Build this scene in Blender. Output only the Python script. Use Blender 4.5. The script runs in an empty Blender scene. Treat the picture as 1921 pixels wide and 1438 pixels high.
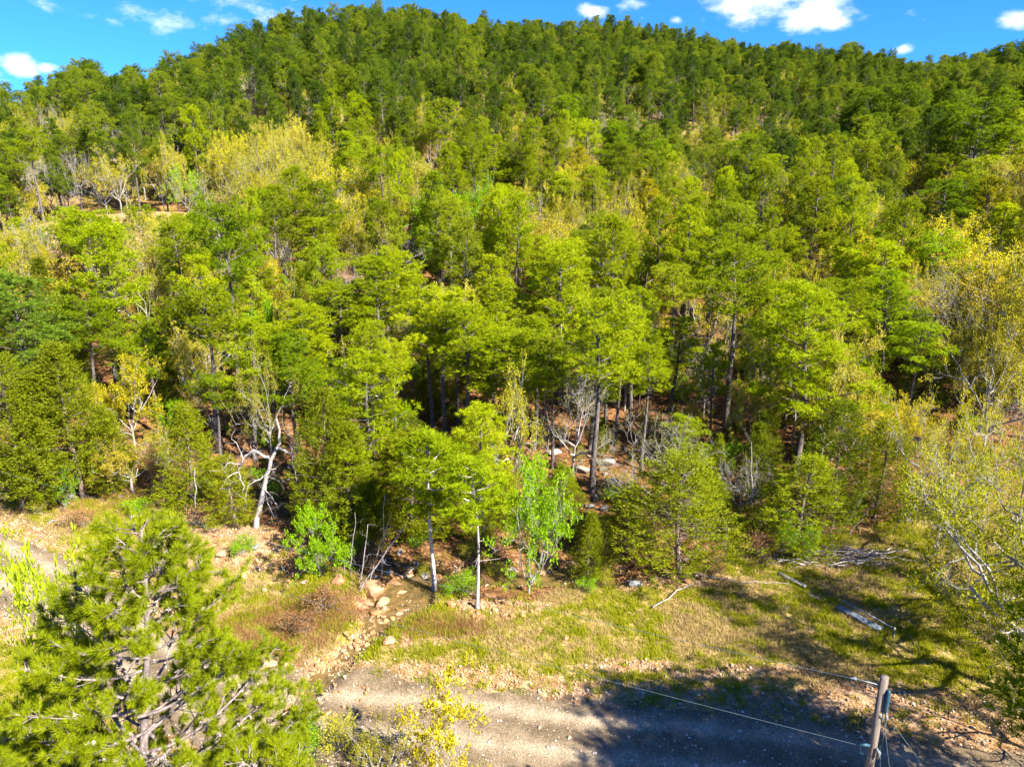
import bpy, math, random
import numpy as np
from mathutils import Vector

R = math.radians
sc = bpy.context.scene
col = sc.collection
PI = math.pi

# ------------------------------------------------------------------ camera
CAM_Z, PITCH, HFOV = 20.0, R(15.0), R(73.0)
cam_d = bpy.data.cameras.new('camera')
cam_d.sensor_width = 36.0
cam_d.lens = 18.0 / math.tan(HFOV / 2)
cam_d.clip_start, cam_d.clip_end = 0.3, 9000
cam = bpy.data.objects.new('camera', cam_d)
cam.location = (0, 0, CAM_Z)
cam.rotation_euler = (PI / 2 - PITCH, 0, 0)
col.objects.link(cam)
sc.camera = cam

# ------------------------------------------------------------------ sky and sun
SUN_AZ, SUN_EL = R(128), R(40)          # clockwise from +Y
SUN_DIR = Vector((math.sin(SUN_AZ) * math.cos(SUN_EL), math.cos(SUN_AZ) * math.cos(SUN_EL), math.sin(SUN_EL)))
world = bpy.data.worlds.new('World')
sc.world = world
world.use_nodes = True
wn, wl = world.node_tree.nodes, world.node_tree.links
wn.clear()
w_out = wn.new('ShaderNodeOutputWorld')
w_bg = wn.new('ShaderNodeBackground')
w_bg.inputs['Strength'].default_value = 0.15
w_sky = wn.new('ShaderNodeTexSky')
w_sky.sky_type = 'NISHITA'
w_sky.sun_disc = False
w_sky.sun_elevation = SUN_EL
w_sky.sun_rotation = SUN_AZ
w_sky.air_density = 1.0
w_sky.dust_density = 0.1
w_sky.ozone_density = 3.0
w_hs = wn.new('ShaderNodeMix'); w_hs.data_type = 'RGBA'; w_hs.blend_type = 'MULTIPLY'
w_hs.inputs['Factor'].default_value = 1.0
w_hs.inputs['B'].default_value = (0.058, 0.195, 0.46, 1)
wl.new(w_sky.outputs['Color'], w_hs.inputs['A'])

F = 960.5 / math.tan(HFOV / 2)          # focal length in pixels of the 1921 wide photograph
cp, sp = math.cos(PITCH), math.sin(PITCH)


def ray(u, v):
    x = (u - 960.5) / F
    y = (719 - v) / F
    return np.array([x, cp + y * sp, -sp + y * cp])


def project(x, y, z):
    f = y * cp - (z - CAM_Z) * sp
    up = y * sp + (z - CAM_Z) * cp
    f = np.maximum(f, 0.01)
    return 960.5 + x / f * F, 719 - up / f * F, f


def cloud_sky():
    """white cumulus puffs and thin wisps at infinity: noise on the direction, gathered round a few cloud centres"""
    tc = wn.new('ShaderNodeTexCoord')
    nz = wn.new('ShaderNodeTexNoise'); nz.inputs['Scale'].default_value = 26; nz.inputs['Detail'].default_value = 7
    nz.inputs['Roughness'].default_value = 0.58
    mp = wn.new('ShaderNodeMapping'); mp.inputs['Scale'].default_value = (1, 1, 2.0)
    wl.new(tc.outputs['Generated'], mp.inputs['Vector']); wl.new(mp.outputs['Vector'], nz.inputs['Vector'])
    prev = None
    for (u, v, r, amp) in ((1420, -14, .105, .85), (1530, 16, .085, .85), (1340, -30, .07, .9), (1562, 42, .036, .85), (1112, 24, .036, .85),
                           (1190, 10, .05, .45), (1268, 38, .018, .6), (35, 124, .038, 1.0), (85, 128, .022, .9), (-60, 132, .06, 1),
                           (1905, 40, .03, .75), (1695, 92, .022, .62), (330, 25, .13, .36), (470, 20, .12, .42), (570, 30, .09, .40), (230, 40, .08, .30), (2100, 60, .1, 1),
                           (90, 20, .04, .3), (-400, 60, .2, .8), (2500, 80, .2, .8)):
        d = ray(u, v); d = d / np.linalg.norm(d)
        dist = wn.new('ShaderNodeVectorMath'); dist.operation = 'DISTANCE'
        st = wn.new('ShaderNodeVectorMath'); st.operation = 'MULTIPLY'; st.inputs[1].default_value = (1, 1, 1.9)
        wl.new(tc.outputs['Generated'], st.inputs[0])
        wl.new(st.outputs[0], dist.inputs[0]); dist.inputs[1].default_value = (d[0], d[1], d[2] * 1.9)
        mr = wn.new('ShaderNodeMapRange'); mr.interpolation_type = 'SMOOTHSTEP'
        mr.inputs['From Min'].default_value = r; mr.inputs['From Max'].default_value = 0
        mr.inputs['To Min'].default_value = 0; mr.inputs['To Max'].default_value = amp
        wl.new(dist.outputs['Value'], mr.inputs['Value'])
        if prev is None:
            prev = mr.outputs['Result']
        else:
            mx = wn.new('ShaderNodeMath'); mx.operation = 'MAXIMUM'
            wl.new(prev, mx.inputs[0]); wl.new(mr.outputs['Result'], mx.inputs[1]); prev = mx.outputs[0]
    add = wn.new('ShaderNodeMath'); add.operation = 'MULTIPLY_ADD'
    wl.new(nz.outputs['Fac'], add.inputs[0]); add.inputs[1].default_value = 1.5; wl.new(prev, add.inputs[2])
    mr = wn.new('ShaderNodeMapRange'); mr.interpolation_type = 'SMOOTHSTEP'
    mr.inputs['From Min'].default_value = .98; mr.inputs['From Max'].default_value = 1.62
    wl.new(add.outputs[0], mr.inputs['Value'])
    mix = wn.new('ShaderNodeMix'); mix.data_type = 'RGBA'
    wl.new(mr.outputs['Result'], mix.inputs['Factor']); wl.new(w_hs.outputs['Result'], mix.inputs['A'])
    mix.inputs['B'].default_value = (1.85, 2.0, 2.3, 1)
    wl.new(mix.outputs['Result'], w_bg.inputs['Color'])
    wl.new(w_bg.outputs[0], w_out.inputs['Surface'])


cloud_sky()
sun_d = bpy.data.lights.new('sun', 'SUN')
sun_d.energy = 4.8
sun_d.angle = R(0.55)
sun_d.color = (1.0, 0.93, 0.80)
sun = bpy.data.objects.new('sun', sun_d)
sun.rotation_euler = SUN_DIR.to_track_quat('Z', 'Y').to_euler()
sun.location = (30, -20, 60)
col.objects.link(sun)
sc.view_settings.view_transform = 'Standard'
sc.view_settings.look = 'None'
sc.view_settings.gamma = 1
sc.view_settings.use_curve_mapping = False
sc.view_settings.exposure = 2.25
sc.cycles.max_bounces = 6
sc.cycles.transparent_max_bounces = 4

# ------------------------------------------------------------------ noise and terrain
_rs = np.random.RandomState(7)
_tab = _rs.rand(256, 256)


def vnoise(x, y):
    xi = np.floor(x).astype(int); yi = np.floor(y).astype(int)
    fx = x - xi; fy = y - yi
    fx = fx * fx * (3 - 2 * fx); fy = fy * fy * (3 - 2 * fy)
    a = _tab[xi & 255, yi & 255]; b = _tab[(xi + 1) & 255, yi & 255]
    c = _tab[xi & 255, (yi + 1) & 255]; d = _tab[(xi + 1) & 255, (yi + 1) & 255]
    return (a * (1 - fx) + b * fx) * (1 - fy) + (c * (1 - fx) + d * fx) * fy - 0.5


def fbm(x, y, o=4):
    s = 0; a = 1.0
    for k in range(o):
        s = s + a * vnoise(x + 17.3 * k, y - 9.1 * k); x = x * 2.03; y = y * 2.03; a *= 0.5
    return s


SKYLINE = [(-500, 260), (-250, 200), (0, 165), (60, 140), (130, 118), (230, 108), (320, 88), (430, 62), (500, 52), (560, 30), (650, 18), (760, 8), (900, 20), (960, 30),
           (1100, 42), (1250, 48), (1400, 62), (1500, 78), (1600, 88), (1680, 102), (1740, 104), (1800, 90), (1900, 80), (2150, 60), (2500, 80)]
RIDGE_R = [(-500, 190), (0, 200), (250, 205), (450, 225), (700, 270), (1000, 300), (1400, 320), (1650, 335), (1740, 345), (1850, 335), (2150, 330), (2500, 330)]
_az, _hr, _rr = [], [], []
for (u, v) in SKYLINE:
    d = ray(u, v)
    a = math.atan2(d[0], d[1]); te = d[2] / math.hypot(d[0], d[1])
    rr = float(np.interp(u, [p[0] for p in RIDGE_R], [p[1] for p in RIDGE_R]))
    _az.append(a); _rr.append(rr); _hr.append(CAM_Z + rr * te - 12.2)
_az = [-PI, -2.2] + _az + [2.2, PI]
_rr = [300, 260] + _rr + [300, 300]
_hr = [5, 10] + _hr + [20, 5]


def seg_dist(x, y, pts, w=None):
    """distance to a polyline and, optionally, the interpolated value along it"""
    best = np.full(np.shape(x), 1e9); val = np.zeros(np.shape(x))
    for i in range(len(pts) - 1):
        ax, ay = pts[i][:2]; bx, by = pts[i + 1][:2]
        dx, dy = bx - ax, by - ay
        t = np.clip(((x - ax) * dx + (y - ay) * dy) / (dx * dx + dy * dy), 0, 1)
        d = np.hypot(x - ax - t * dx, y - ay - t * dy)
        m = d < best
        best = np.where(m, d, best)
        if w is not None:
            val = np.where(m, w[i] + (w[i + 1] - w[i]) * t, val)
    return (best, val) if w is not None else best


def flat_xy(u, v, z=0.0):
    d = ray(u, v); t = (z - CAM_Z) / d[2]
    return d[0] * t, d[1] * t


CREEK_PX = [(1150, 1062), (1020, 1082), (900, 1080), (800, 1088), (745, 1128), (700, 1175), (650, 1220), (600, 1262), (560, 1306), (520, 1360), (470, 1450)]
CREEK_W = [0.5, 0.6, 0.8, 1.0, 1.7, 0.65, 0.42, 0.46, 0.48, 0.40, 0.3]
CREEK = [flat_xy(*p, z=0.3) for p in CREEK_PX]


def base_height(x, y):
    x = np.asarray(x, float); y = np.asarray(y, float)
    r = np.hypot(x, y); az = np.arctan2(x, y)
    Rr = np.interp(az, _az, _rr); Hr = np.interp(az, _az, _hr)
    r0 = 47 + 3 * np.sin(az * 5 + 1)
    s = (r - r0) / (Rr - r0)
    k = 26.0
    lo = np.where(s * k > 30, s, np.log1p(np.exp(np.clip(s * k, -60, 30))) / k)
    b = 1 - (s - 1) * 0.8
    q = 22.0
    m = np.minimum(lo, b)
    f = m - np.log(np.exp(-q * (lo - m)) + np.exp(-q * (b - m))) / q
    h = Hr * np.maximum(f, 0)
    up = np.clip((r - 55) / 60, 0, 1) * np.clip((Rr + 150 - r) / 150, 0, 1)
    h = h + up * (fbm(x / 42, y / 42) * 7 + fbm(x / 13, y / 13, 3) * 1.6)
    # side valley running up to the saddle on the right
    va = np.interp(r, [110, 170, 250, 340], [R(16), R(21), R(27), R(31)])
    h = h - up * 9 * np.exp(-((az - va) * r / 16) ** 2) * np.clip((r - 105) / 50, 0, 1) * np.clip((345 - r) / 60, 0, 1)
    # cut bank of the old track on the left slope
    lb = np.clip((R(-23) - az) / R(4), 0, 1)
    rb = 108 + 3 * np.sin(az * 20)
    cut = np.exp(-((r - rb + 5) / 4.0) ** 2) * -2.6 + np.exp(-((r - rb - 2.5) / 5.0) ** 2) * 1.5
    h = h + lb * cut
    return h


def smooth(t):
    t = np.clip(t, 0, 1); return t * t * (3 - 2 * t)


def gz(x, y):
    x = np.asarray(x, float); y = np.asarray(y, float)
    h = base_height(x, y)
    r = np.hypot(x, y)
    near = np.clip((75 - r) / 20, 0, 1)
    h = h + near * (fbm(x / 6, y / 6, 3) * 0.35 + fbm(x / 1.3, y / 1.3, 3) * 0.10)
    # bank under the left trees, mound of spoil left of the creek
    mx, my = flat_xy(440, 1045)
    h = h + 0.9 * np.exp(-(((x - mx) / 4.5) ** 2 + ((y - my) / 2.6) ** 2))
    dr = seg_dist(x, y, ROAD)
    road = smooth((3.6 - dr) / 1.6)
    h = h * (1 - road) + (base_height(x, y) * 0.6 + 0.02 + fbm(x / 5, y / 5, 2) * 0.05) * road
    d, w = seg_dist(x, y, CREEK, CREEK_W)
    h = h - (0.52 + 0.1 * fbm(x / .5, y / .5, 2)) * smooth((w + 0.6 + 0.7 * fbm(x / .9, y / .9, 3) - d) / 0.7) * np.clip(.45 + w * .5, 0, 1)
    return h


ROAD_PX = [(-700, 890), (-300, 990), (-60, 1044), (110, 1118), (280, 1250), (460, 1335), (640, 1345), (860, 1362), (1100, 1392), (1400, 1420), (1700, 1470), (2100, 1560), (2900, 1700)]
ROAD = [flat_xy(*p) for p in ROAD_PX]


def at(u, v):
    """ground point seen at photograph pixel u, v"""
    d = ray(u, v)
    ts = np.concatenate([np.arange(12, 140, 0.25), np.arange(140, 600, 1.0)])
    X, Y, Z = d[0] * ts, d[1] * ts, CAM_Z + d[2] * ts
    b = Z < gz(X, Y)
    i = int(np.argmax(b)) if b.any() else len(ts) - 1
    a, c = ts[max(i - 1, 0)], ts[i]
    for _ in range(12):
        m = (a + c) / 2
        if CAM_Z + d[2] * m < float(gz(d[0] * m, d[1] * m)):
            c = m
        else:
            a = m
    return np.array([d[0] * c, d[1] * c, float(gz(d[0] * c, d[1] * c))])


def above(p, v, u=None):
    """height of the point over p that shows at row v"""
    y = (719 - v) / F
    k = (-sp + y * cp) / (cp + y * sp)
    return CAM_Z + p[1] * k - p[2]


# ------------------------------------------------------------------ mesh helpers
class Geo:
    def __init__(self):
        self.v, self.f, self.n = [], [], 0

    def add(self, v, f):
        v = np.asarray(v, float).reshape(-1, 3); f = np.asarray(f, int).reshape(-1, 3)
        self.v.append(v); self.f.append(f + self.n); self.n += len(v)

    def mesh(self, name, mat, smooth_=False, mats=None, midx=None):
        me = bpy.data.meshes.new(name)
        V = np.concatenate(self.v) if self.v else np.zeros((0, 3)); Fc = np.concatenate(self.f)
        me.vertices.add(len(V)); me.vertices.foreach_set('co', V.astype(np.float32).ravel())
        me.loops.add(Fc.size); me.loops.foreach_set('vertex_index', Fc.astype(np.int32).ravel())
        me.polygons.add(len(Fc)); me.polygons.foreach_set('loop_start', np.arange(0, Fc.size, 3, dtype=np.int32))
        if smooth_:
            me.polygons.foreach_set('use_smooth', np.ones(len(Fc), bool))
        for m in (mats or [mat]):
            me.materials.append(m)
        if midx is not None:
            me.polygons.foreach_set('material_index', np.asarray(midx, np.int32))
        me.update(calc_edges=True)
        return me

    def count(self):
        return sum(len(f) for f in self.f)


def tube(g, pts, rad, sides=5, cap=False):
    P = np.asarray(pts, float); n = len(P)
    rad = np.broadcast_to(np.asarray(rad, float), (n,))
    T = np.gradient(P, axis=0); T /= np.linalg.norm(T, axis=1)[:, None] + 1e-9
    ref = np.array([0, 0, 1.0]) if abs(T[0][2]) < 0.8 else np.array([1.0, 0, 0])
    A = np.cross(T, ref); A /= np.linalg.norm(A, axis=1)[:, None] + 1e-9
    B = np.cross(T, A)
    th = np.arange(sides) * 2 * PI / sides
    V = P[:, None, :] + rad[:, None, None] * (np.cos(th)[None, :, None] * A[:, None, :] + np.sin(th)[None, :, None] * B[:, None, :])
    V = V.reshape(-1, 3)
    fs = []
    for i in range(n - 1):
        for j in range(sides):
            a = i * sides + j; b = i * sides + (j + 1) % sides
            fs += [(a, a + sides, b), (b, a + sides, b + sides)]
    if cap:
        V = np.vstack([V, P[0], P[-1]])
        for j in range(sides):
            fs.append((j, (j + 1) % sides, n * sides))
            a = (n - 1) * sides
            fs.append((a + (j + 1) % sides, a + j, n * sides + 1))
    g.add(V, fs)


def box(g, c, s, rz=0, ry=0, rx=0, jit=0):
    from mathutils import Euler
    E = np.array(Euler((rx, ry, rz)).to_matrix())
    v = np.array([(x, y, z) for z in (-.5, .5) for y in (-.5, .5) for x in (-.5, .5)]) * np.asarray(s)
    if jit:
        v += np.random.RandomState(int(abs(c[0]) * 1000) % 9999).uniform(-jit, jit, v.shape)
    v = v @ E.T + np.asarray(c)
    q = [(0, 2, 3, 1), (4, 5, 7, 6), (0, 1, 5, 4), (2, 6, 7, 3), (0, 4, 6, 2), (1, 3, 7, 5)]
    g.add(v, [t for a, b, c_, d in q for t in ((a, b, c_), (a, c_, d))])


def unit(v):
    return v / (np.linalg.norm(v, axis=-1, keepdims=True) + 1e-9)


def blades(g, base, dirs, nrm, ln, wd):
    """one pointed triangle per row"""
    w = unit(np.cross(dirs, nrm)) * (np.asarray(wd)[:, None] if np.ndim(wd) else wd) / 2
    L = np.asarray(ln)[:, None] if np.ndim(ln) else ln
    V = np.stack([base - w, base + w, base + dirs * L], axis=1).reshape(-1, 3)
    n = len(base)
    g.add(V, np.arange(3 * n).reshape(-1, 3))


def leaves(g, base, dirs, nrm, ln, wd):
    """one kite-shaped leaf (two triangles, folded along the midrib) per row"""
    side = unit(np.cross(dirs, nrm)); up = unit(np.cross(side, dirs))
    L = np.asarray(ln)[:, None] if np.ndim(ln) else ln
    W = np.asarray(wd)[:, None] if np.ndim(wd) else wd
    a = base; b = base + dirs * L * .5 + side * W / 2 + up * W * .18; c = base + dirs * L; d = base + dirs * L * .5 - side * W / 2 + up * W * .18
    V = np.stack([a, b, c, d], axis=1).reshape(-1, 3)
    k = np.arange(len(base))[:, None] * 4
    g.add(V, np.concatenate([k + np.array([[0, 1, 2]]), k + np.array([[0, 2, 3]])], axis=0))


# ------------------------------------------------------------------ materials
def new_mat(name):
    m = bpy.data.materials.new(name); m.use_nodes = True
    n, l = m.node_tree.nodes, m.node_tree.links
    n.clear()
    out = n.new('ShaderNodeOutputMaterial')
    return m, n, l, out


def ramp(n, stops, interp='LINEAR'):
    r = n.new('ShaderNodeValToRGB'); cr = r.color_ramp; cr.interpolation = interp
    while len(cr.elements) < len(stops):
        cr.elements.new(0.5)
    for e, (p, c) in zip(cr.elements, stops):
        e.position = p; e.color = (*c, 1)
    return r


def mixc(n, l, a, b, fac, mode='MIX'):
    m = n.new('ShaderNodeMix'); m.data_type = 'RGBA'; m.blend_type = mode
    for s, v in (('A', a), ('B', b), ('Factor', fac)):
        if hasattr(v, 'links'):
            l.new(v, m.inputs[s])
        elif s == 'Factor':
            m.inputs[s].default_value = v
        else:
            m.inputs[s].default_value = (*v, 1)
    return m.outputs['Result']


def noise(n, l, scale, detail=4, rough=.55, coord='Object', stretch=None, w=None):
    t = n.new('ShaderNodeTexNoise'); t.inputs['Scale'].default_value = scale
    t.inputs['Detail'].default_value = detail; t.inputs['Roughness'].default_value = rough
    if coord == 'Position':
        src = n.new('ShaderNodeNewGeometry').outputs['Position']
    else:
        src = n.new('ShaderNodeTexCoord').outputs[coord]
    if stretch:
        mp = n.new('ShaderNodeMapping'); mp.inputs['Scale'].default_value = stretch
        l.new(src, mp.inputs['Vector']); src = mp.outputs['Vector']
    l.new(src, t.inputs['Vector'])
    return t.outputs['Fac']


def foliage_mat(name, dark, mid, light, trans=0.35, tree_var=0.35, tint=(1, 1, 1)):
    """leaf colour: varies leaf by leaf, by tree and by patch; object colour tints single trees"""
    m, n, l, out = new_mat(name)
    geo = n.new('ShaderNodeNewGeometry'); oi = n.new('ShaderNodeObjectInfo')
    nz = noise(n, l, 0.9, 2, .5)
    a = n.new('ShaderNodeMath'); a.operation = 'MULTIPLY_ADD'
    l.new(geo.outputs['Random Per Island'], a.inputs[0]); a.inputs[1].default_value = 0.45
    s = n.new('ShaderNodeMath'); s.operation = 'MULTIPLY_ADD'
    l.new(oi.outputs['Random'], s.inputs[0]); s.inputs[1].default_value = tree_var
    b = n.new('ShaderNodeMath'); b.operation = 'MULTIPLY_ADD'; l.new(nz, b.inputs[0]); b.inputs[1].default_value = 0.5; b.inputs[2].default_value = -0.12 - tree_var * 0.3
    l.new(b.outputs[0], s.inputs[2]); l.new(s.outputs[0], a.inputs[2])
    r = ramp(n, [(0.0, dark), (0.45, mid), (0.95, light)])
    l.new(a.outputs[0], r.inputs['Fac'])
    c = mixc(n, l, r.outputs['Color'], oi.outputs['Color'], 1.0, 'MULTIPLY')
    c = mixc(n, l, c, tint, 1.0, 'MULTIPLY')
    bs = n.new('ShaderNodeBsdfPrincipled'); bs.inputs['Roughness'].default_value = 0.6
    bs.inputs['Specular IOR Level'].default_value = 0.12
    l.new(c, bs.inputs['Base Color'])
    tr = n.new('ShaderNodeBsdfTranslucent')
    ct = mixc(n, l, c, (1.25, 1.15, 0.5), 1.0, 'MULTIPLY')
    l.new(ct, tr.inputs['Color'])
    mx = n.new('ShaderNodeMixShader'); mx.inputs[0].default_value = trans
    l.new(bs.outputs[0], mx.inputs[1]); l.new(tr.outputs[0], mx.inputs[2]); l.new(mx.outputs[0], out.inputs['Surface'])
    return m


def rough_mat(name, c1, c2, c3, scale=3, rough=.9, bump=.4, stretch=None, coord='Object', spec=.2, metal=0):
    m, n, l, out = new_mat(name)
    nz = noise(n, l, scale, 6, .6, coord, stretch)
    r = ramp(n, [(0.3, c1), (0.5, c2), (0.72, c3)])
    l.new(nz, r.inputs['Fac'])
    oi = n.new('ShaderNodeObjectInfo')
    c = mixc(n, l, r.outputs['Color'], oi.outputs['Color'], 1.0, 'MULTIPLY')
    bs = n.new('ShaderNodeBsdfPrincipled'); bs.inputs['Roughness'].default_value = rough
    bs.inputs['Specular IOR Level'].default_value = spec; bs.inputs['Metallic'].default_value = metal
    l.new(c, bs.inputs['Base Color'])
    nz2 = noise(n, l, scale * 5, 5, .65, coord, stretch)
    bp = n.new('ShaderNodeBump'); bp.inputs['Strength'].default_value = bump; bp.inputs['Distance'].default_value = 0.05
    l.new(nz2, bp.inputs['Height']); l.new(bp.outputs[0], bs.inputs['Normal'])
    l.new(bs.outputs[0], out.inputs['Surface'])
    return m


M = {}
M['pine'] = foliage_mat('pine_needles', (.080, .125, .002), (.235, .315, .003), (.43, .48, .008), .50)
M['pine_far'] = foliage_mat('pine_needles_far', (.030, .064, .004), (.098, .160, .005), (.220, .270, .009), .42, .8)  # darker than the near needles, partly weaker sun put into the colour
M['cedar'] = foliage_mat('cedar_sprays', (.08, .102, .002), (.180, .212, .003), (.29, .32, .005), .42)
M['oak'] = foliage_mat('young_oak_leaves', (.18, .19, .006), (.36, .355, .016), (.52, .48, .05), .50)
M['lime'] = foliage_mat('bright_green_leaves', (.12, .22, .002), (.21, .37, .003), (.33, .47, .006), .46)
M['gold'] = foliage_mat('golden_young_leaves', (.26, .23, .004), (.46, .40, .008), (.62, .54, .02), .42)
M['rust'] = foliage_mat('rusty_dry_leaves', (.11, .055, .02), (.26, .135, .055), (.40, .24, .11), .25)
M['grass'] = foliage_mat('green_grass_blades', (.13, .16, .004), (.28, .295, .006), (.42, .38, .025), .42, 0)
M['straw'] = foliage_mat('dry_straw_blades', (.18, .12, .045), (.38, .28, .12), (.52, .41, .22), .25, 0)
M['litter'] = foliage_mat('fallen_leaf_litter', (.09, .045, .015), (.26, .13, .05), (.42, .26, .13), .1, 0)
M['pine_bark'] = rough_mat('pine_bark', (.035, .03, .03), (.10, .085, .08), (.20, .165, .15), 2.5, stretch=(6, 6, 1.2), bump=.7)
M['pale_bark'] = rough_mat('pale_sapling_bark', (.16, .14, .13), (.36, .32, .30), (.55, .51, .48), 3, stretch=(5, 5, 1.2), bump=.5)
M['cedar_bark'] = rough_mat('cedar_bark', (.07, .05, .04), (.17, .12, .10), (.30, .24, .21), 3, stretch=(6, 6, .8), bump=.6)
M['oak_bark'] = rough_mat('oak_bark', (.13, .12, .11), (.25, .235, .22), (.38, .36, .34), 2, stretch=(3, 3, 1), bump=.5)
M['dead_wood'] = rough_mat('weathered_dead_wood', (.12, .105, .10), (.26, .235, .225), (.42, .385, .37), 2, stretch=(5, 5, .7), bump=.5)
M['pole_wood'] = rough_mat('pole_wood', (.08, .062, .05), (.155, .125, .10), (.24, .20, .165), 4, stretch=(8, 8, .5), bump=.4)
M['sandstone'] = rough_mat('sandstone', (.12, .065, .035), (.27, .17, .095), (.38, .275, .185), 2.4, bump=.5)
M['grey_stone'] = rough_mat('grey_stone', (.06, .055, .05), (.16, .145, .13), (.30, .28, .26), 2.2, bump=.6)
M['board'] = rough_mat('weathered_board', (.12, .11, .11), (.24, .22, .22), (.36, .34, .34), 3, stretch=(1, 12, 1), bump=.3)
M['galv'] = rough_mat('galvanised_metal', (.07, .08, .09), (.15, .17, .185), (.26, .28, .29), 4, rough=.8, bump=.2, metal=.0, spec=.15)
M['cable'] = rough_mat('cable_metal', (.07, .10, .115), (.10, .135, .15), (.14, .17, .185), 4, rough=.4, bump=.05)
M['dark_plastic'] = rough_mat('dark_blue_plastic', (.01, .03, .05), (.02, .06, .09), (.04, .10, .14), 4, rough=.4, bump=.05)


def ground_mat():
    m, n, l, out = new_mat('ground_cover')
    at_ = n.new('ShaderNodeAttribute'); at_.attribute_name = 'cover'
    sep = n.new('ShaderNodeSeparateColor'); l.new(at_.outputs['Color'], sep.inputs[0])
    big = noise(n, l, .55, 6, .65, 'Position'); fine = noise(n, l, 9, 6, .7, 'Position'); mid = noise(n, l, 2.6, 6, .65, 'Position')
    grass = ramp(n, [(.30, (.10, .10, .010)), (.44, (.21, .19, .025)), (.54, (.36, .27, .09)), (.70, (.50, .38, .21))]); l.new(mid, grass.inputs['Fac'])
    litter = ramp(n, [(.28, (.03, .018, .01)), (.42, (.11, .055, .024)), (.54, (.23, .115, .05)), (.70, (.36, .21, .115))]); l.new(mid, litter.inputs['Fac'])
    bare = ramp(n, [(.28, (.14, .075, .03)), (.45, (.32, .185, .09)), (.56, (.42, .28, .16)), (.72, (.54, .40, .27))]); l.new(mid, bare.inputs['Fac'])
    fr = ramp(n, [(.3, (.72, .72, .72)), (.5, (1, 1, 1)), (.7, (1.22, 1.2, 1.18))]); l.new(fine, fr.inputs['Fac'])

    def mask(src, lo=.35, hi=.65):
        a = n.new('ShaderNodeMath'); a.operation = 'MULTIPLY_ADD'; l.new(big, a.inputs[0]); a.inputs[1].default_value = .9
        b = n.new('ShaderNodeMath'); b.operation = 'SUBTRACT'; l.new(src, b.inputs[0]); b.inputs[1].default_value = .45
        l.new(b.outputs[0], a.inputs[2])
        c = n.new('ShaderNodeMath'); c.operation = 'MULTIPLY_ADD'; l.new(fine, c.inputs[0]); c.inputs[1].default_value = .5; l.new(a.outputs[0], c.inputs[2])
        r = n.new('ShaderNodeMapRange'); r.interpolation_type = 'SMOOTHSTEP'; r.inputs['From Min'].default_value = lo + .25; r.inputs['From Max'].default_value = hi + .25
        l.new(c.outputs[0], r.inputs['Value']); return r.outputs['Result']
    c = mixc(n, l, grass.outputs['Color'], litter.outputs['Color'], mask(sep.outputs['Green']))
    c = mixc(n, l, c, bare.outputs['Color'], mask(sep.outputs['Blue']))
    c = mixc(n, l, c, fr.outputs['Color'], 1.0, 'MULTIPLY')
    c = mixc(n, l, c, (.80, .77, .73), 1.0, 'MULTIPLY')
    bs = n.new('ShaderNodeBsdfPrincipled'); bs.inputs['Roughness'].default_value = .95; bs.inputs['Specular IOR Level'].default_value = .1
    l.new(c, bs.inputs['Base Color'])
    bp = n.new('ShaderNodeBump'); bp.inputs['Strength'].default_value = .8; bp.inputs['Distance'].default_value = .12
    l.new(fine, bp.inputs['Height']); l.new(bp.outputs[0], bs.inputs['Normal']); l.new(bs.outputs[0], out.inputs['Surface'])
    return m


def road_mat():
    m, n, l, out = new_mat('gravel')
    at_ = n.new('ShaderNodeAttribute'); at_.attribute_name = 'rut'
    fine = noise(n, l, 14, 6, .75, 'Position'); mid = noise(n, l, 1.1, 5, .6, 'Position'); vf = noise(n, l, 55, 3, .7, 'Position')
    base = ramp(n, [(.3, (.088, .064, .038)), (.5, (.132, .100, .062)), (.7, (.185, .145, .094))]); l.new(mid, base.inputs['Fac'])
    a = n.new('ShaderNodeMath'); a.operation = 'MULTIPLY_ADD'; l.new(mid, a.inputs[0]); a.inputs[1].default_value = 1.1; a.inputs[2].default_value = .05
    b = n.new('ShaderNodeMath'); b.operation = 'MULTIPLY'; b.use_clamp = True; l.new(a.outputs[0], b.inputs[0]); l.new(at_.outputs['Fac'], b.inputs[1])
    c = mixc(n, l, base.outputs['Color'], (.33, .27, .185), b.outputs[0])
    fr = ramp(n, [(.34, (.45, .45, .47)), (.5, (1, 1, 1)), (.66, (1.6, 1.5, 1.4))]); l.new(fine, fr.inputs['Fac'])
    c = mixc(n, l, c, fr.outputs['Color'], 1.0, 'MULTIPLY')
    fr2 = ramp(n, [(.38, (.5, .5, .5)), (.5, (1, 1, 1)), (.62, (1.55, 1.5, 1.45))]); l.new(vf, fr2.inputs['Fac'])
    c = mixc(n, l, c, fr2.outputs['Color'], 1.0, 'MULTIPLY')
    bs = n.new('ShaderNodeBsdfPrincipled'); bs.inputs['Roughness'].default_value = .95; bs.inputs['Specular IOR Level'].default_value = .1
    l.new(c, bs.inputs['Base Color'])
    bp = n.new('ShaderNodeBump'); bp.inputs['Strength'].default_value = .7; bp.inputs['Distance'].default_value = .04
    l.new(fine, bp.inputs['Height']); l.new(bp.outputs[0], bs.inputs['Normal']); l.new(bs.outputs[0], out.inputs['Surface'])
    return m


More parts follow.
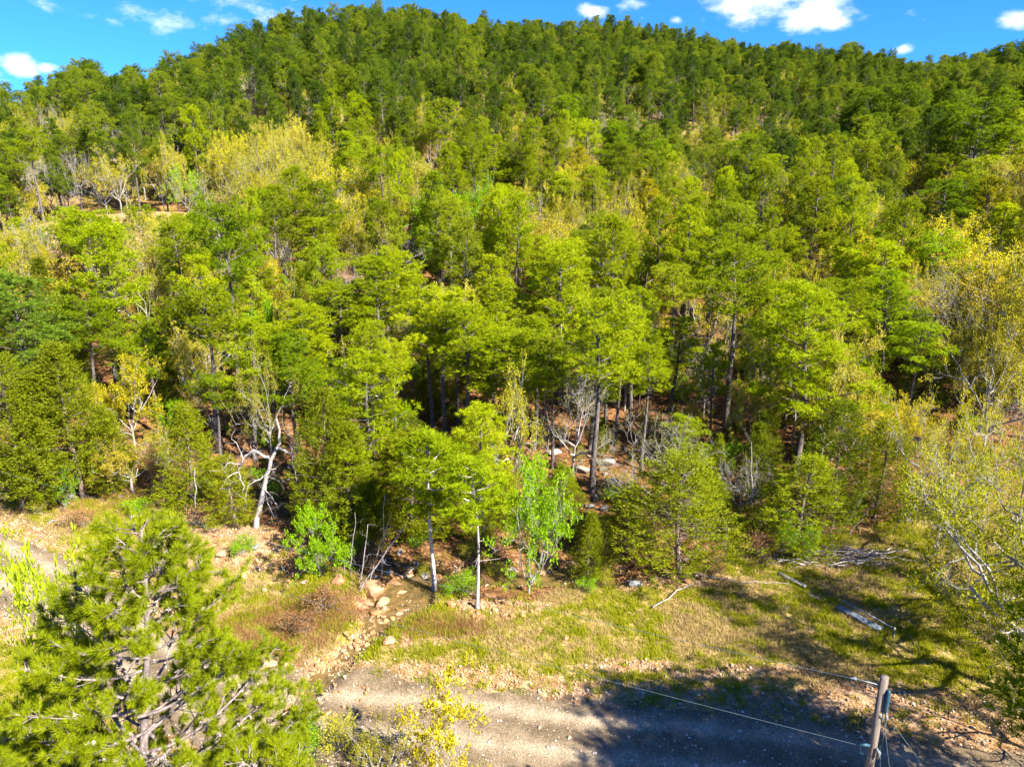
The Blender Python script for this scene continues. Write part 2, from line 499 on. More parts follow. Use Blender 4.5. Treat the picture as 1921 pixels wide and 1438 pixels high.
def water_mat():
    m, n, l, out = new_mat('creek_water')
    bs = n.new('ShaderNodeBsdfPrincipled')
    nz = noise(n, l, 3, 5, .6, 'Position'); r = ramp(n, [(.35, (.07, .052, .018)), (.6, (.17, .11, .035))]); l.new(nz, r.inputs['Fac'])
    l.new(r.outputs['Color'], bs.inputs['Base Color'])
    bs.inputs['Roughness'].default_value = .2
    bs.inputs['Specular IOR Level'].default_value = .3
    bs.inputs['Alpha'].default_value = .72
    rp = noise(n, l, 7, 3, .5, 'Position')
    bp = n.new('ShaderNodeBump'); bp.inputs['Strength'].default_value = .15; bp.inputs['Distance'].default_value = .03
    l.new(rp, bp.inputs['Height']); l.new(bp.outputs[0], bs.inputs['Normal']); l.new(bs.outputs[0], out.inputs['Surface'])
    return m


# ------------------------------------------------------------------ object helpers
def link(name, data, parent=None, loc=None, mat_color=None):
    o = bpy.data.objects.new(name, data); col.objects.link(o)
    if parent is not None:
        o.parent = parent
    if loc is not None:
        o.location = loc
    return o


def tag(o, label=None, cat=None, group=None, kind=None):
    for k, v in (('label', label), ('category', cat), ('group', group), ('kind', kind)):
        if v:
            o[k] = v
    return o


# ------------------------------------------------------------------ ground
EDGE_PX = [(-500, 880), (-200, 935), (0, 948), (110, 935), (200, 925), (300, 950), (400, 985), (480, 1010), (560, 1040), (640, 1075), (720, 1098), (800, 1105), (900, 1128), (1000, 1122), (1100, 1095),
           (1250, 1082), (1330, 1062), (1420, 1040), (1550, 1040), (1640, 1012), (1720, 985), (1800, 960), (1921, 940), (2300, 900), (2700, 880)]
EDGE = sorted([tuple(flat_xy(*p, z=.6)) for p in EDGE_PX])


def edge_y(x):
    return np.interp(x, [p[0] for p in EDGE], [p[1] for p in EDGE])


# bare or stony patches: pixel centre, radii in metres
BARE = [(430, 1055, 3.6, 2.2, 1.2), (360, 1000, 2.5, 1.5, .7), (520, 1080, 2.6, 1.4, .8), (610, 1330, 2.2, 1.3, 1.25), (700, 1290, 2.4, .8, .9), (930, 1150, 3.0, .7, 1), (1290, 1105, 2.6, 1.1, .9), (1200, 1110, 1.8, .7, .6),
        (1180, 1262, 3.5, .7, .8), (1400, 1280, 4.0, .7, .9), (1650, 1330, 4.5, 1.1, 1.0), (1850, 1380, 4, 1.3, 1), (1560, 1345, 3, .8, .8), (150, 960, 6, 1.2, .8), (60, 990, 5, 1.2, .5), (500, 1250, .9, .6, .7), (640, 1240, .9, 1.8, .8), (690, 1150, 1.4, 1.4, .8),
        (780, 1215, 1.6, .8, .7), (1560, 1060, 3, .8, .4), (300, 1130, 3, 2, .6), (1050, 1300, 3, .5, .6)]
BARE_W = [(*flat_xy(u, v), a, b, k) for u, v, a, b, k in BARE]


def cover(x, y):
    """grass, leaf litter and bare-ground weights, 0..1"""
    r = np.hypot(x, y); az = np.arctan2(x, y)
    lit = smooth((y - edge_y(x) + 0.6) / 1.6)
    lit = lit * (1 - .5 * smooth((r - 90) / 40)) + .0
    bare = np.zeros_like(x)
    for bx, by, a, b, k in BARE_W:
        bare = np.maximum(bare, k * smooth(1.35 - np.hypot((x - bx) / a, (y - by) / b)))
    bare = np.maximum(bare, .9 * smooth((4.0 - seg_dist(x, y, ROAD)) / 1.4))
    d, w = seg_dist(x, y, CREEK, CREEK_W)
    bare = np.maximum(bare, .8 * smooth((w + .45 - d) / .6))
    lb = np.clip((R(-22) - az) / R(3), 0, 1)
    rb = 108 + 3 * np.sin(az * 20)
    bare = np.maximum(bare, 1.2 * lb * smooth((6.5 - np.abs(r - rb + 1)) / 4))
    return lit, np.clip(bare, 0, 1)


def build_ground():
    az = np.concatenate([np.arange(-46, 46.01, .36), np.arange(50, 310, 4.0)]) * PI / 180
    rr = np.concatenate([[0.5, 4, 8, 10, 12], np.arange(13, 62, .3), np.arange(62, 120, 1.0), np.arange(120, 420, 4.0), np.geomspace(425, 6000, 14)])
    A, Rr = np.meshgrid(az, rr)
    X = np.sin(A) * Rr; Y = np.cos(A) * Rr
    Z = gz(X, Y)
    Z = Z * np.clip(1 - (Rr - 700) / 1500, 0.05, 1)
    na, nr = len(az), len(rr)
    V = np.stack([X, Y, Z], -1).reshape(-1, 3)
    i, j = np.meshgrid(np.arange(nr - 1), np.arange(na), indexing='ij')
    a = i * na + j; b = i * na + (j + 1) % na; c = a + na; d = b + na
    f = np.concatenate([np.stack([a, c, b], -1).reshape(-1, 3), np.stack([b, c, d], -1).reshape(-1, 3)])
    # centre fan
    V = np.vstack([V, [[0, 0, float(gz(0., 0.))]]])
    k = len(V) - 1
    f = np.vstack([f, [(j, (j + 1) % na, k) for j in range(na)]])
    g = Geo(); g.add(V, f)
    me = g.mesh('ground', ground_mat(), True)
    lit, bare = cover(V[:, 0], V[:, 1])
    ca = me.color_attributes.new('cover', 'FLOAT_COLOR', 'POINT')
    ca.data.foreach_set('color', np.stack([1 - lit, lit, bare, np.ones_like(lit)], -1).astype(np.float32).ravel())
    tag(link('ground', me), kind='structure')


def strip(name, pts, width_fn, zoff, mat, nacross, step=.4, attr=None, zf=None, ragged=0):
    P = np.array(pts, float)
    seg = np.r_[0, np.cumsum(np.hypot(*np.diff(P, axis=0).T))]
    s = np.arange(0, seg[-1], step)
    px = np.interp(s, seg, P[:, 0]); py = np.interp(s, seg, P[:, 1])
    kern = np.ones(9) / 9
    px = np.convolve(np.pad(px, 4, 'edge'), kern, 'valid'); py = np.convolve(np.pad(py, 4, 'edge'), kern, 'valid')
    T = unit(np.stack([np.gradient(px), np.gradient(py)], -1)); N = np.stack([-T[:, 1], T[:, 0]], -1)
    q = np.linspace(-1, 1, nacross)
    W = width_fn(seg, s)
    off = q[None] * W[:, None]
    if ragged:
        off = off + (fbm(s / 1.2, s * 0 + 3, 4)[:, None] * (q[None] > 0) + fbm(s / 1.1, s * 0 + 9, 4)[:, None] * (q[None] < 0)) * ragged * np.abs(q[None]) ** 2
    X = px[:, None] + N[:, 0:1] * off; Y = py[:, None] + N[:, 1:2] * off
    Z = (zf or gz)(X, Y) + zoff
    n, m = X.shape
    i, j = np.meshgrid(np.arange(n - 1), np.arange(m - 1), indexing='ij'); a = i * m + j
    f = np.concatenate([np.stack([a, a + m, a + 1], -1).reshape(-1, 3), np.stack([a + 1, a + m, a + m + 1], -1).reshape(-1, 3)])[:, ::-1]
    g = Geo(); g.add(np.stack([X, Y, Z], -1), f)
    me = g.mesh(name, mat, True)
    if attr:
        at_ = me.attributes.new(attr, 'FLOAT', 'POINT')
        o = off.ravel()
        at_.data.foreach_set('value', (np.exp(-((np.abs(o - .1) - .95) / .42) ** 2)).astype(np.float32))
    return link(name, me)


def build_setting():
    build_ground()
    road = strip('gravel_road', ROAD, lambda seg, s: np.interp(s / s[-1], [0, .42, .55, 1], [1.7, 1.8, 2.3, 2.4]) + .2 * np.sin(s / 3.1), .03, road_mat(), 29, .35, 'rut', ragged=.8)
    # the ford: the road dips into the creek bed, the water runs over it
    tag(road, kind='structure')
    w = strip('creek_water', CREEK, lambda seg, s: np.interp(s, seg, CREEK_W) * 1.25, -.25, water_mat(), 9, .3, ragged=.5,
              zf=lambda X, Y: np.broadcast_to(base_height(X[:, X.shape[1] // 2], Y[:, X.shape[1] // 2])[:, None] * .9, X.shape))
    tag(w, kind='structure')


build_setting()

# ------------------------------------------------------------------ tree generators (real size, base at the origin)
def rand_dirs(rs, n, zmin=-1):
    z = rs.uniform(zmin, 1, n); a = rs.uniform(0, 2 * PI, n); s = np.sqrt(np.maximum(0, 1 - z * z))
    return np.stack([s * np.cos(a), s * np.sin(a), z], -1)


def clump(g, rs, c, rad, flat, tufts, per, ln, wd):
    d = rand_dirs(rs, tufts, -.45)
    rr = rad * rs.uniform(.55, 1.05, tufts)[:, None]
    p = c + d * rr * np.array([1, 1, flat])
    D = np.repeat(d, per, 0); B = np.repeat(p, per, 0)
    dirs = unit(D * .7 + rs.normal(0, .55, D.shape) + np.array([0, 0, .35]))
    nr = unit(D + rs.normal(0, .35, D.shape) + np.array([0, 0, .35]))
    n = len(B)
    blades(g, B, dirs, nr, ln * rs.uniform(.7, 1.25, n), wd * rs.uniform(.7, 1.3, n))


def make_pine(seed, H=13., cr=2.2, f=.42, limbs=30, tufts=28, per=15, ln=.25, wd=.032, trunk_r=.17, lean=.3, drop=0., clump_r=(.45, .82), flat=.82, rounded=.55, mat='pine', bark='pine_bark'):
    rs = np.random.RandomState(seed)
    gt, gc = Geo(), Geo()
    lx, ly = rs.normal(0, lean, 2)
    zz = np.linspace(-.4, H * .965, 12); t = zz / H
    tp = np.maximum(t, 0); bx = lx * tp ** 1.5 + .10 * np.sin(t * 6 + seed); by = ly * tp ** 1.5 + .10 * np.cos(t * 5 + seed * 2)
    P = np.stack([bx, by, zz], -1)
    tr = trunk_r * (1 - t * .88) * (1 + .25 * np.exp(-np.maximum(zz, 0) * 2))
    tube(gt, P, tr, 7)
    trunk_at = lambda z: np.array([np.interp(z, zz, bx), np.interp(z, zz, by), z])
    ga = rs.uniform(0, 6)
    for k in range(limbs):
        q = (k + rs.uniform(-.4, .4)) / limbs
        q = min(max(q, 0), 1)
        z = H * (f + (0.95 - f) * q)
        ga += 2.4 + rs.normal(0, .35)
        L = cr * ((1 - q) ** rounded) * (.55 + .45 * min(q * 4, 1)) * rs.uniform(.55, 1.15) + .25
        if rs.rand() < drop:
            L *= .5
        o = trunk_at(z)
        d = np.array([math.cos(ga), math.sin(ga), 0]); e = rs.uniform(.10, .60) + q * .5
        s = np.linspace(0, 1, 5)[:, None]
        pts = o + d * L * s + np.array([0, 0, 1.]) * (L * e * s ** 1.4) 
        tube(gt, pts, np.linspace(.026 + .014 * L, .010, 5), 4)
        side = np.array([-d[1], d[0], 0])
        spots = [(1.0, 0.)] + [(u_, rs.choice([-1, 1]) * rs.uniform(.2, .5) * L * .5) for u_ in ((.75, .5) if L > 1.3 else (.6,))] + ([(.85, rs.uniform(-.5, .5))] if L > 1.8 else [])
        for (u_, sd) in spots:
            c0 = o + d * L * u_ + np.array([0, 0, L * e * u_ ** 1.4])
            c = c0 + side * sd + np.array([0, 0, .12])
            if abs(sd) > .2:
                m_ = np.array([np.interp(u_ - .15, s[:, 0], pts[:, k_]) for k_ in range(3)])
                tube(gt, [m_, (m_ + c) / 2 + [0, 0, -.04], c], [.022, .016, .008], 3)
            clump(gc, rs, c, rs.uniform(*clump_r) * (.75 + .25 * min(L / 2, 1)), flat, tufts, per, ln, wd)
    top = trunk_at(H * .96)
    clump(gc, rs, top, clump_r[0] * .9, 1.0, tufts, per, ln, wd)
    # dead stubs under the crown
    for k in range(6):
        z = H * rs.uniform(.22, f); a = rs.uniform(0, 6.28); o = trunk_at(z); L = rs.uniform(.3, 1.1)
        tube(gt, [o, o + np.array([math.cos(a) * L, math.sin(a) * L, rs.uniform(-.2, .2)])], [.02, .007], 3)
    return gt.mesh('trunk', M[bark], True), gc.mesh('crown', M[mat]), H, cr


def make_cedar(seed, H=8., cr=1.8, sprays=900, per=26, z0=.10, ln=.10, wd=.045, power=.75, mat='cedar', open_=.5):
    rs = np.random.RandomState(seed)
    gt, gc = Geo(), Geo()
    zz = np.linspace(-.3, H * .95, 8); t = zz / H
    bx = .12 * np.sin(t * 4 + seed); by = .12 * np.cos(t * 3 + seed)
    tube(gt, np.stack([bx, by, zz], -1), .12 * (1 - t * .9) + .01, 6)
    lob = rs.uniform(0, 6.28, 6)
    for k in range(sprays):
        q = rs.rand() ** 1.15
        z = H * (z0 + (.98 - z0) * q)
        a = rs.uniform(0, 2 * PI)
        env = cr * (1 - q) ** power * (1 + .28 * math.sin(3 * a + lob[0] + z * .9) + .18 * math.sin(5 * a + lob[1] - z * 1.7)) * (.7 + .3 * min(q * 5, 1)) + .12
        rr = env * (1 - open_ * rs.rand() ** 1.8)
        o = np.array([np.interp(z, zz, bx) + math.cos(a) * rr, np.interp(z, zz, by) + math.sin(a) * rr, z])
        out = np.array([math.cos(a), math.sin(a), 0])
        d = unit(out * .8 + np.array([0, 0, rs.uniform(.2, 1.0)]) + rs.normal(0, .3, 3))
        L = rs.uniform(.35, .7)
        s = rs.rand(per)[:, None]
        side = unit(np.cross(d, [0, 0, 1.])) 
        B = o + d * L * (s - .4) + rs.normal(0, .06, (per, 3))
        dirs = unit(d + side * rs.normal(0, .7, (per, 1)) + rs.normal(0, .3, (per, 3)))
        nr = unit(out + np.array([0, 0, .5]) + rs.normal(0, .4, (per, 3)))
        blades(gc, B, dirs, nr, ln * rs.uniform(.7, 1.5, per), wd * rs.uniform(.7, 1.3, per))
        if k % 7 == 0:
            i0 = np.array([np.interp(z - .3 * rr, zz, bx), np.interp(z - .3 * rr, zz, by), z - .35 * rr])
            tube(gt, [i0, o], [.02, .007], 3)
    return gt.mesh('trunk', M['cedar_bark'], True), gc.mesh('crown', M[mat]), H, cr


def make_oak(seed, H=10., cr=3.6, forks=5, leaf=1.0, size=.13, mat='oak', bark='oak_bark', trunk_f=.25, levels=3, trunk_r=.15, per=7, twig=.010, crook=.20, spread=1.15, up=.22, clus=.34):
    rs = np.random.RandomState(seed)
    gt, gc = Geo(), Geo()
    tips = []

    def grow(p, d, L, r, lev):
        n = 4
        pts = [p]; dd = d.copy()
        for k in range(n):
            dd = unit(dd + rs.normal(0, crook, 3) + np.array([0, 0, .06]))
            pts.append(pts[-1] + dd * L / n)
        pts = np.array(pts)
        tube(gt, pts, np.linspace(r, max(r * .55, twig * .6), n + 1), 5 if lev > 1 else 3)
        if lev == 0:
            tips.append((pts[-1], dd)); tips.append((pts[2], dd)); return
        kids = rs.randint(3, 5) if lev > 1 else rs.randint(3, 6)
        for k in range(kids):
            u_ = rs.uniform(.35, 1.) if k else 1.
            i = min(int(u_ * n), n - 1); b = pts[i] + (pts[i + 1] - pts[i]) * (u_ * n - i if u_ < 1 else 1)
            nd = unit(dd * .9 + rs.normal(0, .55 * spread, 3) + np.array([0, 0, .04]))
            grow(b, nd, L * rs.uniform(.5, .75), max(r * .5, twig), lev - 1)
    hz = H * trunk_f
    P = np.array([[0, 0, -.4], [rs.normal(0, .08), rs.normal(0, .08), hz * .5], [rs.normal(0, .15), rs.normal(0, .15), hz]])
    tube(gt, P, [trunk_r * 1.2, trunk_r, trunk_r * .85], 7)
    for k in range(forks):
        a = k * 2 * PI / forks + rs.uniform(-.4, .4)
        d = unit(np.array([math.cos(a) * cr / 3.2, math.sin(a) * cr / 3.2, up + rs.uniform(.2, 1.0)]))
        grow(P[2] - [0, 0, rs.uniform(0, hz * .4)], d, (H - hz) * rs.uniform(.42, .55), trunk_r * .55, levels)
    V = np.concatenate(gt.v)
    zmax = V[:, 2].max(); rad = np.percentile(np.hypot(V[:, 0], V[:, 1]), 97)
    if leaf > 0:
        sel = [t for t in tips if rs.rand() < leaf]
        for (p, d) in sel:
            k = per
            D = rand_dirs(rs, k, -.3)
            B = p + D * rs.uniform(.02, clus, (k, 1))
            dirs = unit(D + rs.normal(0, .4, D.shape))
            nr = unit(np.array([0, 0, .9]) + rs.normal(0, .6, D.shape))
            leaves(gc, B, dirs, nr, size * rs.uniform(.7, 1.4, k), size * .6 * rs.uniform(.7, 1.3, k))
    for arr in gt.v + gc.v:          # bring it to the asked height and spread
        arr[:, 2] *= H / zmax; arr[:, :2] *= cr / rad
    return gt.mesh('trunk', M[bark], True), (gc.mesh('crown', M[mat]) if leaf > 0 else None), H, cr


SL = dict(clump_r=(.32, .58), tufts=21, per=14, flat=.8)
PROTO = {
    'pine': [make_pine(11, f=.42, **SL), make_pine(12, f=.52, cr=2.0, limbs=30, **SL), make_pine(13, f=.34, cr=2.5, limbs=42, **SL), make_pine(14, f=.58, cr=2.4, limbs=28, rounded=.4, **SL),
             make_pine(15, f=.45, cr=1.8, limbs=34, lean=.6, **SL), make_pine(16, f=.40, cr=2.6, limbs=42, drop=.25, **SL), make_pine(17, f=.62, cr=2.1, limbs=24, rounded=.45, **SL), make_pine(18, f=.30, cr=2.1, limbs=44, rounded=.75, **SL),
             make_pine(19, f=.50, cr=2.3, limbs=26, drop=.4, lean=.8, **SL), make_pine(20, f=.66, cr=1.9, limbs=22, rounded=.35, **SL)],
    'wide': [make_pine(13, f=.34, cr=3.6, limbs=46)],
    'thin': [make_pine(31, H=9, cr=1.6, f=.5, limbs=24, tufts=26, clump_r=(.3, .5), trunk_r=.11, bark='pale_bark', flat=.7), make_pine(32, H=9, cr=1.5, f=.58, limbs=20, tufts=26, clump_r=(.3, .5), trunk_r=.09, bark='pale_bark', flat=.7)],
    'cedar': [make_cedar(21), make_cedar(22, cr=2.2, power=.6), make_cedar(23, cr=1.4, power=.9), make_cedar(24, cr=2.4, power=.5, sprays=1000, z0=.16), make_cedar(25, cr=1.9, z0=.2, open_=.8), make_cedar(26, cr=1.6, power=.55, sprays=850)],
    'oak': [make_oak(41, per=20, size=.17, forks=6), make_oak(42, leaf=.85, per=16, size=.16, forks=6), make_oak(43, forks=7, leaf=1, per=18, size=.17), make_oak(44, leaf=.8, per=12, size=.14, forks=6), make_oak(45, forks=6, leaf=1., per=22, size=.18), make_oak(46, forks=7, leaf=.9, spread=1.3, per=15, size=.16)],
    'big': [make_oak(47, H=11, cr=5, forks=6, levels=4, leaf=1, per=10, size=.12, clus=.30, twig=.012, trunk_r=.2, crook=.24, spread=1.2), make_oak(48, H=11, cr=5, forks=6, levels=4, leaf=.9, per=10, size=.12, clus=.30, twig=.012, trunk_r=.2, crook=.24)],
    'bare': [make_oak(51, leaf=.35, per=4, bark='dead_wood', size=.11, levels=4, twig=.009, forks=6, spread=1.2), make_oak(52, leaf=0.08, per=4, bark='dead_wood', levels=4, size=.1, twig=.009, spread=1.3)],
    'lime': [make_oak(61, H=7, cr=2.2, per=13, size=.17, mat='lime', trunk_r=.09, levels=3, forks=7, trunk_f=.10, spread=1.3, crook=.3, clus=.28), make_oak(62, H=7, cr=2.4, per=34, size=.18, mat='lime', trunk_r=.08, levels=2, forks=10, trunk_f=.08)],
    'gold': [make_oak(71, H=6, cr=2.0, per=9, size=.18, clus=.14, mat='gold', bark='pale_bark', trunk_r=.06, levels=3, forks=5, trunk_f=.2)],
    'shrub': [make_oak(81, H=2.2, cr=1.3, per=9, size=.10, mat='oak', trunk_r=.03, levels=2, forks=7, trunk_f=.05, twig=.006), make_oak(82, H=2.0, cr=1.2, per=10, size=.10, mat='lime', trunk_r=.03, levels=2, forks=7, trunk_f=.05, twig=.006),
              make_oak(83, H=1.8, cr=1.3, per=7, size=.09, mat='rust', trunk_r=.025, levels=2, forks=8, trunk_f=.05, twig=.006)],
}
NAME = {'wide': 'pine_tree', 'big': 'oak_tree', 'pine': 'pine_tree', 'thin': 'pine_tree', 'cedar': 'cedar_tree', 'oak': 'oak_tree', 'bare': 'bare_tree', 'lime': 'leafy_tree', 'gold': 'sapling', 'shrub': 'shrub'}
CAT = {'wide': 'pine tree', 'big': 'oak tree', 'pine': 'pine tree', 'thin': 'pine tree', 'cedar': 'cedar tree', 'oak': 'oak tree', 'bare': 'bare tree', 'lime': 'leafy tree', 'gold': 'sapling', 'shrub': 'shrub'}
GROUP = {'wide': 'pines at the lower right corner', 'big': 'oaks at the right border', 'pine': 'pine trees of the hillside', 'thin': 'pine trees of the hillside', 'cedar': 'cedar trees of the hillside', 'oak': 'oak trees coming into leaf', 'bare': 'bare trees among the green ones', 'lime': 'bright green leafy trees', 'gold': 'golden saplings by the road', 'shrub': 'shrubs on the forest edge'}
PLACED = []


def plant(kind, x, y, h, cw, label, variant=None, tint=None, rot=None, group=None, name=None, z=None, lean=(0, 0)):
    ps = PROTO[kind]; i = (variant if variant is not None else random.randrange(len(ps))) % len(ps)
    tm, cm, H, cr = ps[i]
    zz = float(gz(x, y)) if z is None else z
    o = bpy.data.objects.new(name or NAME[kind], None); col.objects.link(o)
    o.empty_display_size = .3
    o.location = (x, y, zz - .05); o.rotation_euler = (lean[0], lean[1], random.uniform(0, 6.28) if rot is None else rot)
    o.scale = (cw / (2 * cr), cw / (2 * cr), h / H)
    t = link('trunk', tm, o)
    if cm:
        c = link('crown', cm, o)
        if tint:
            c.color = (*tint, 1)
    tag(o, label, CAT[kind], group or GROUP[kind])
    PLACED.append((x, y, cw / 2, kind))
    return o


random.seed(5)


def by_px(kind, ub, vb, vt, wpx, label, variant=None, tint=None, **k):
    p = at(ub, vb); _, _, f = project(*p)
    return plant(kind, p[0], p[1], max(above(p, vt), 1.0), wpx / F * f * (.92 if kind == 'pine' else 1.05), label, variant, tint, **k)


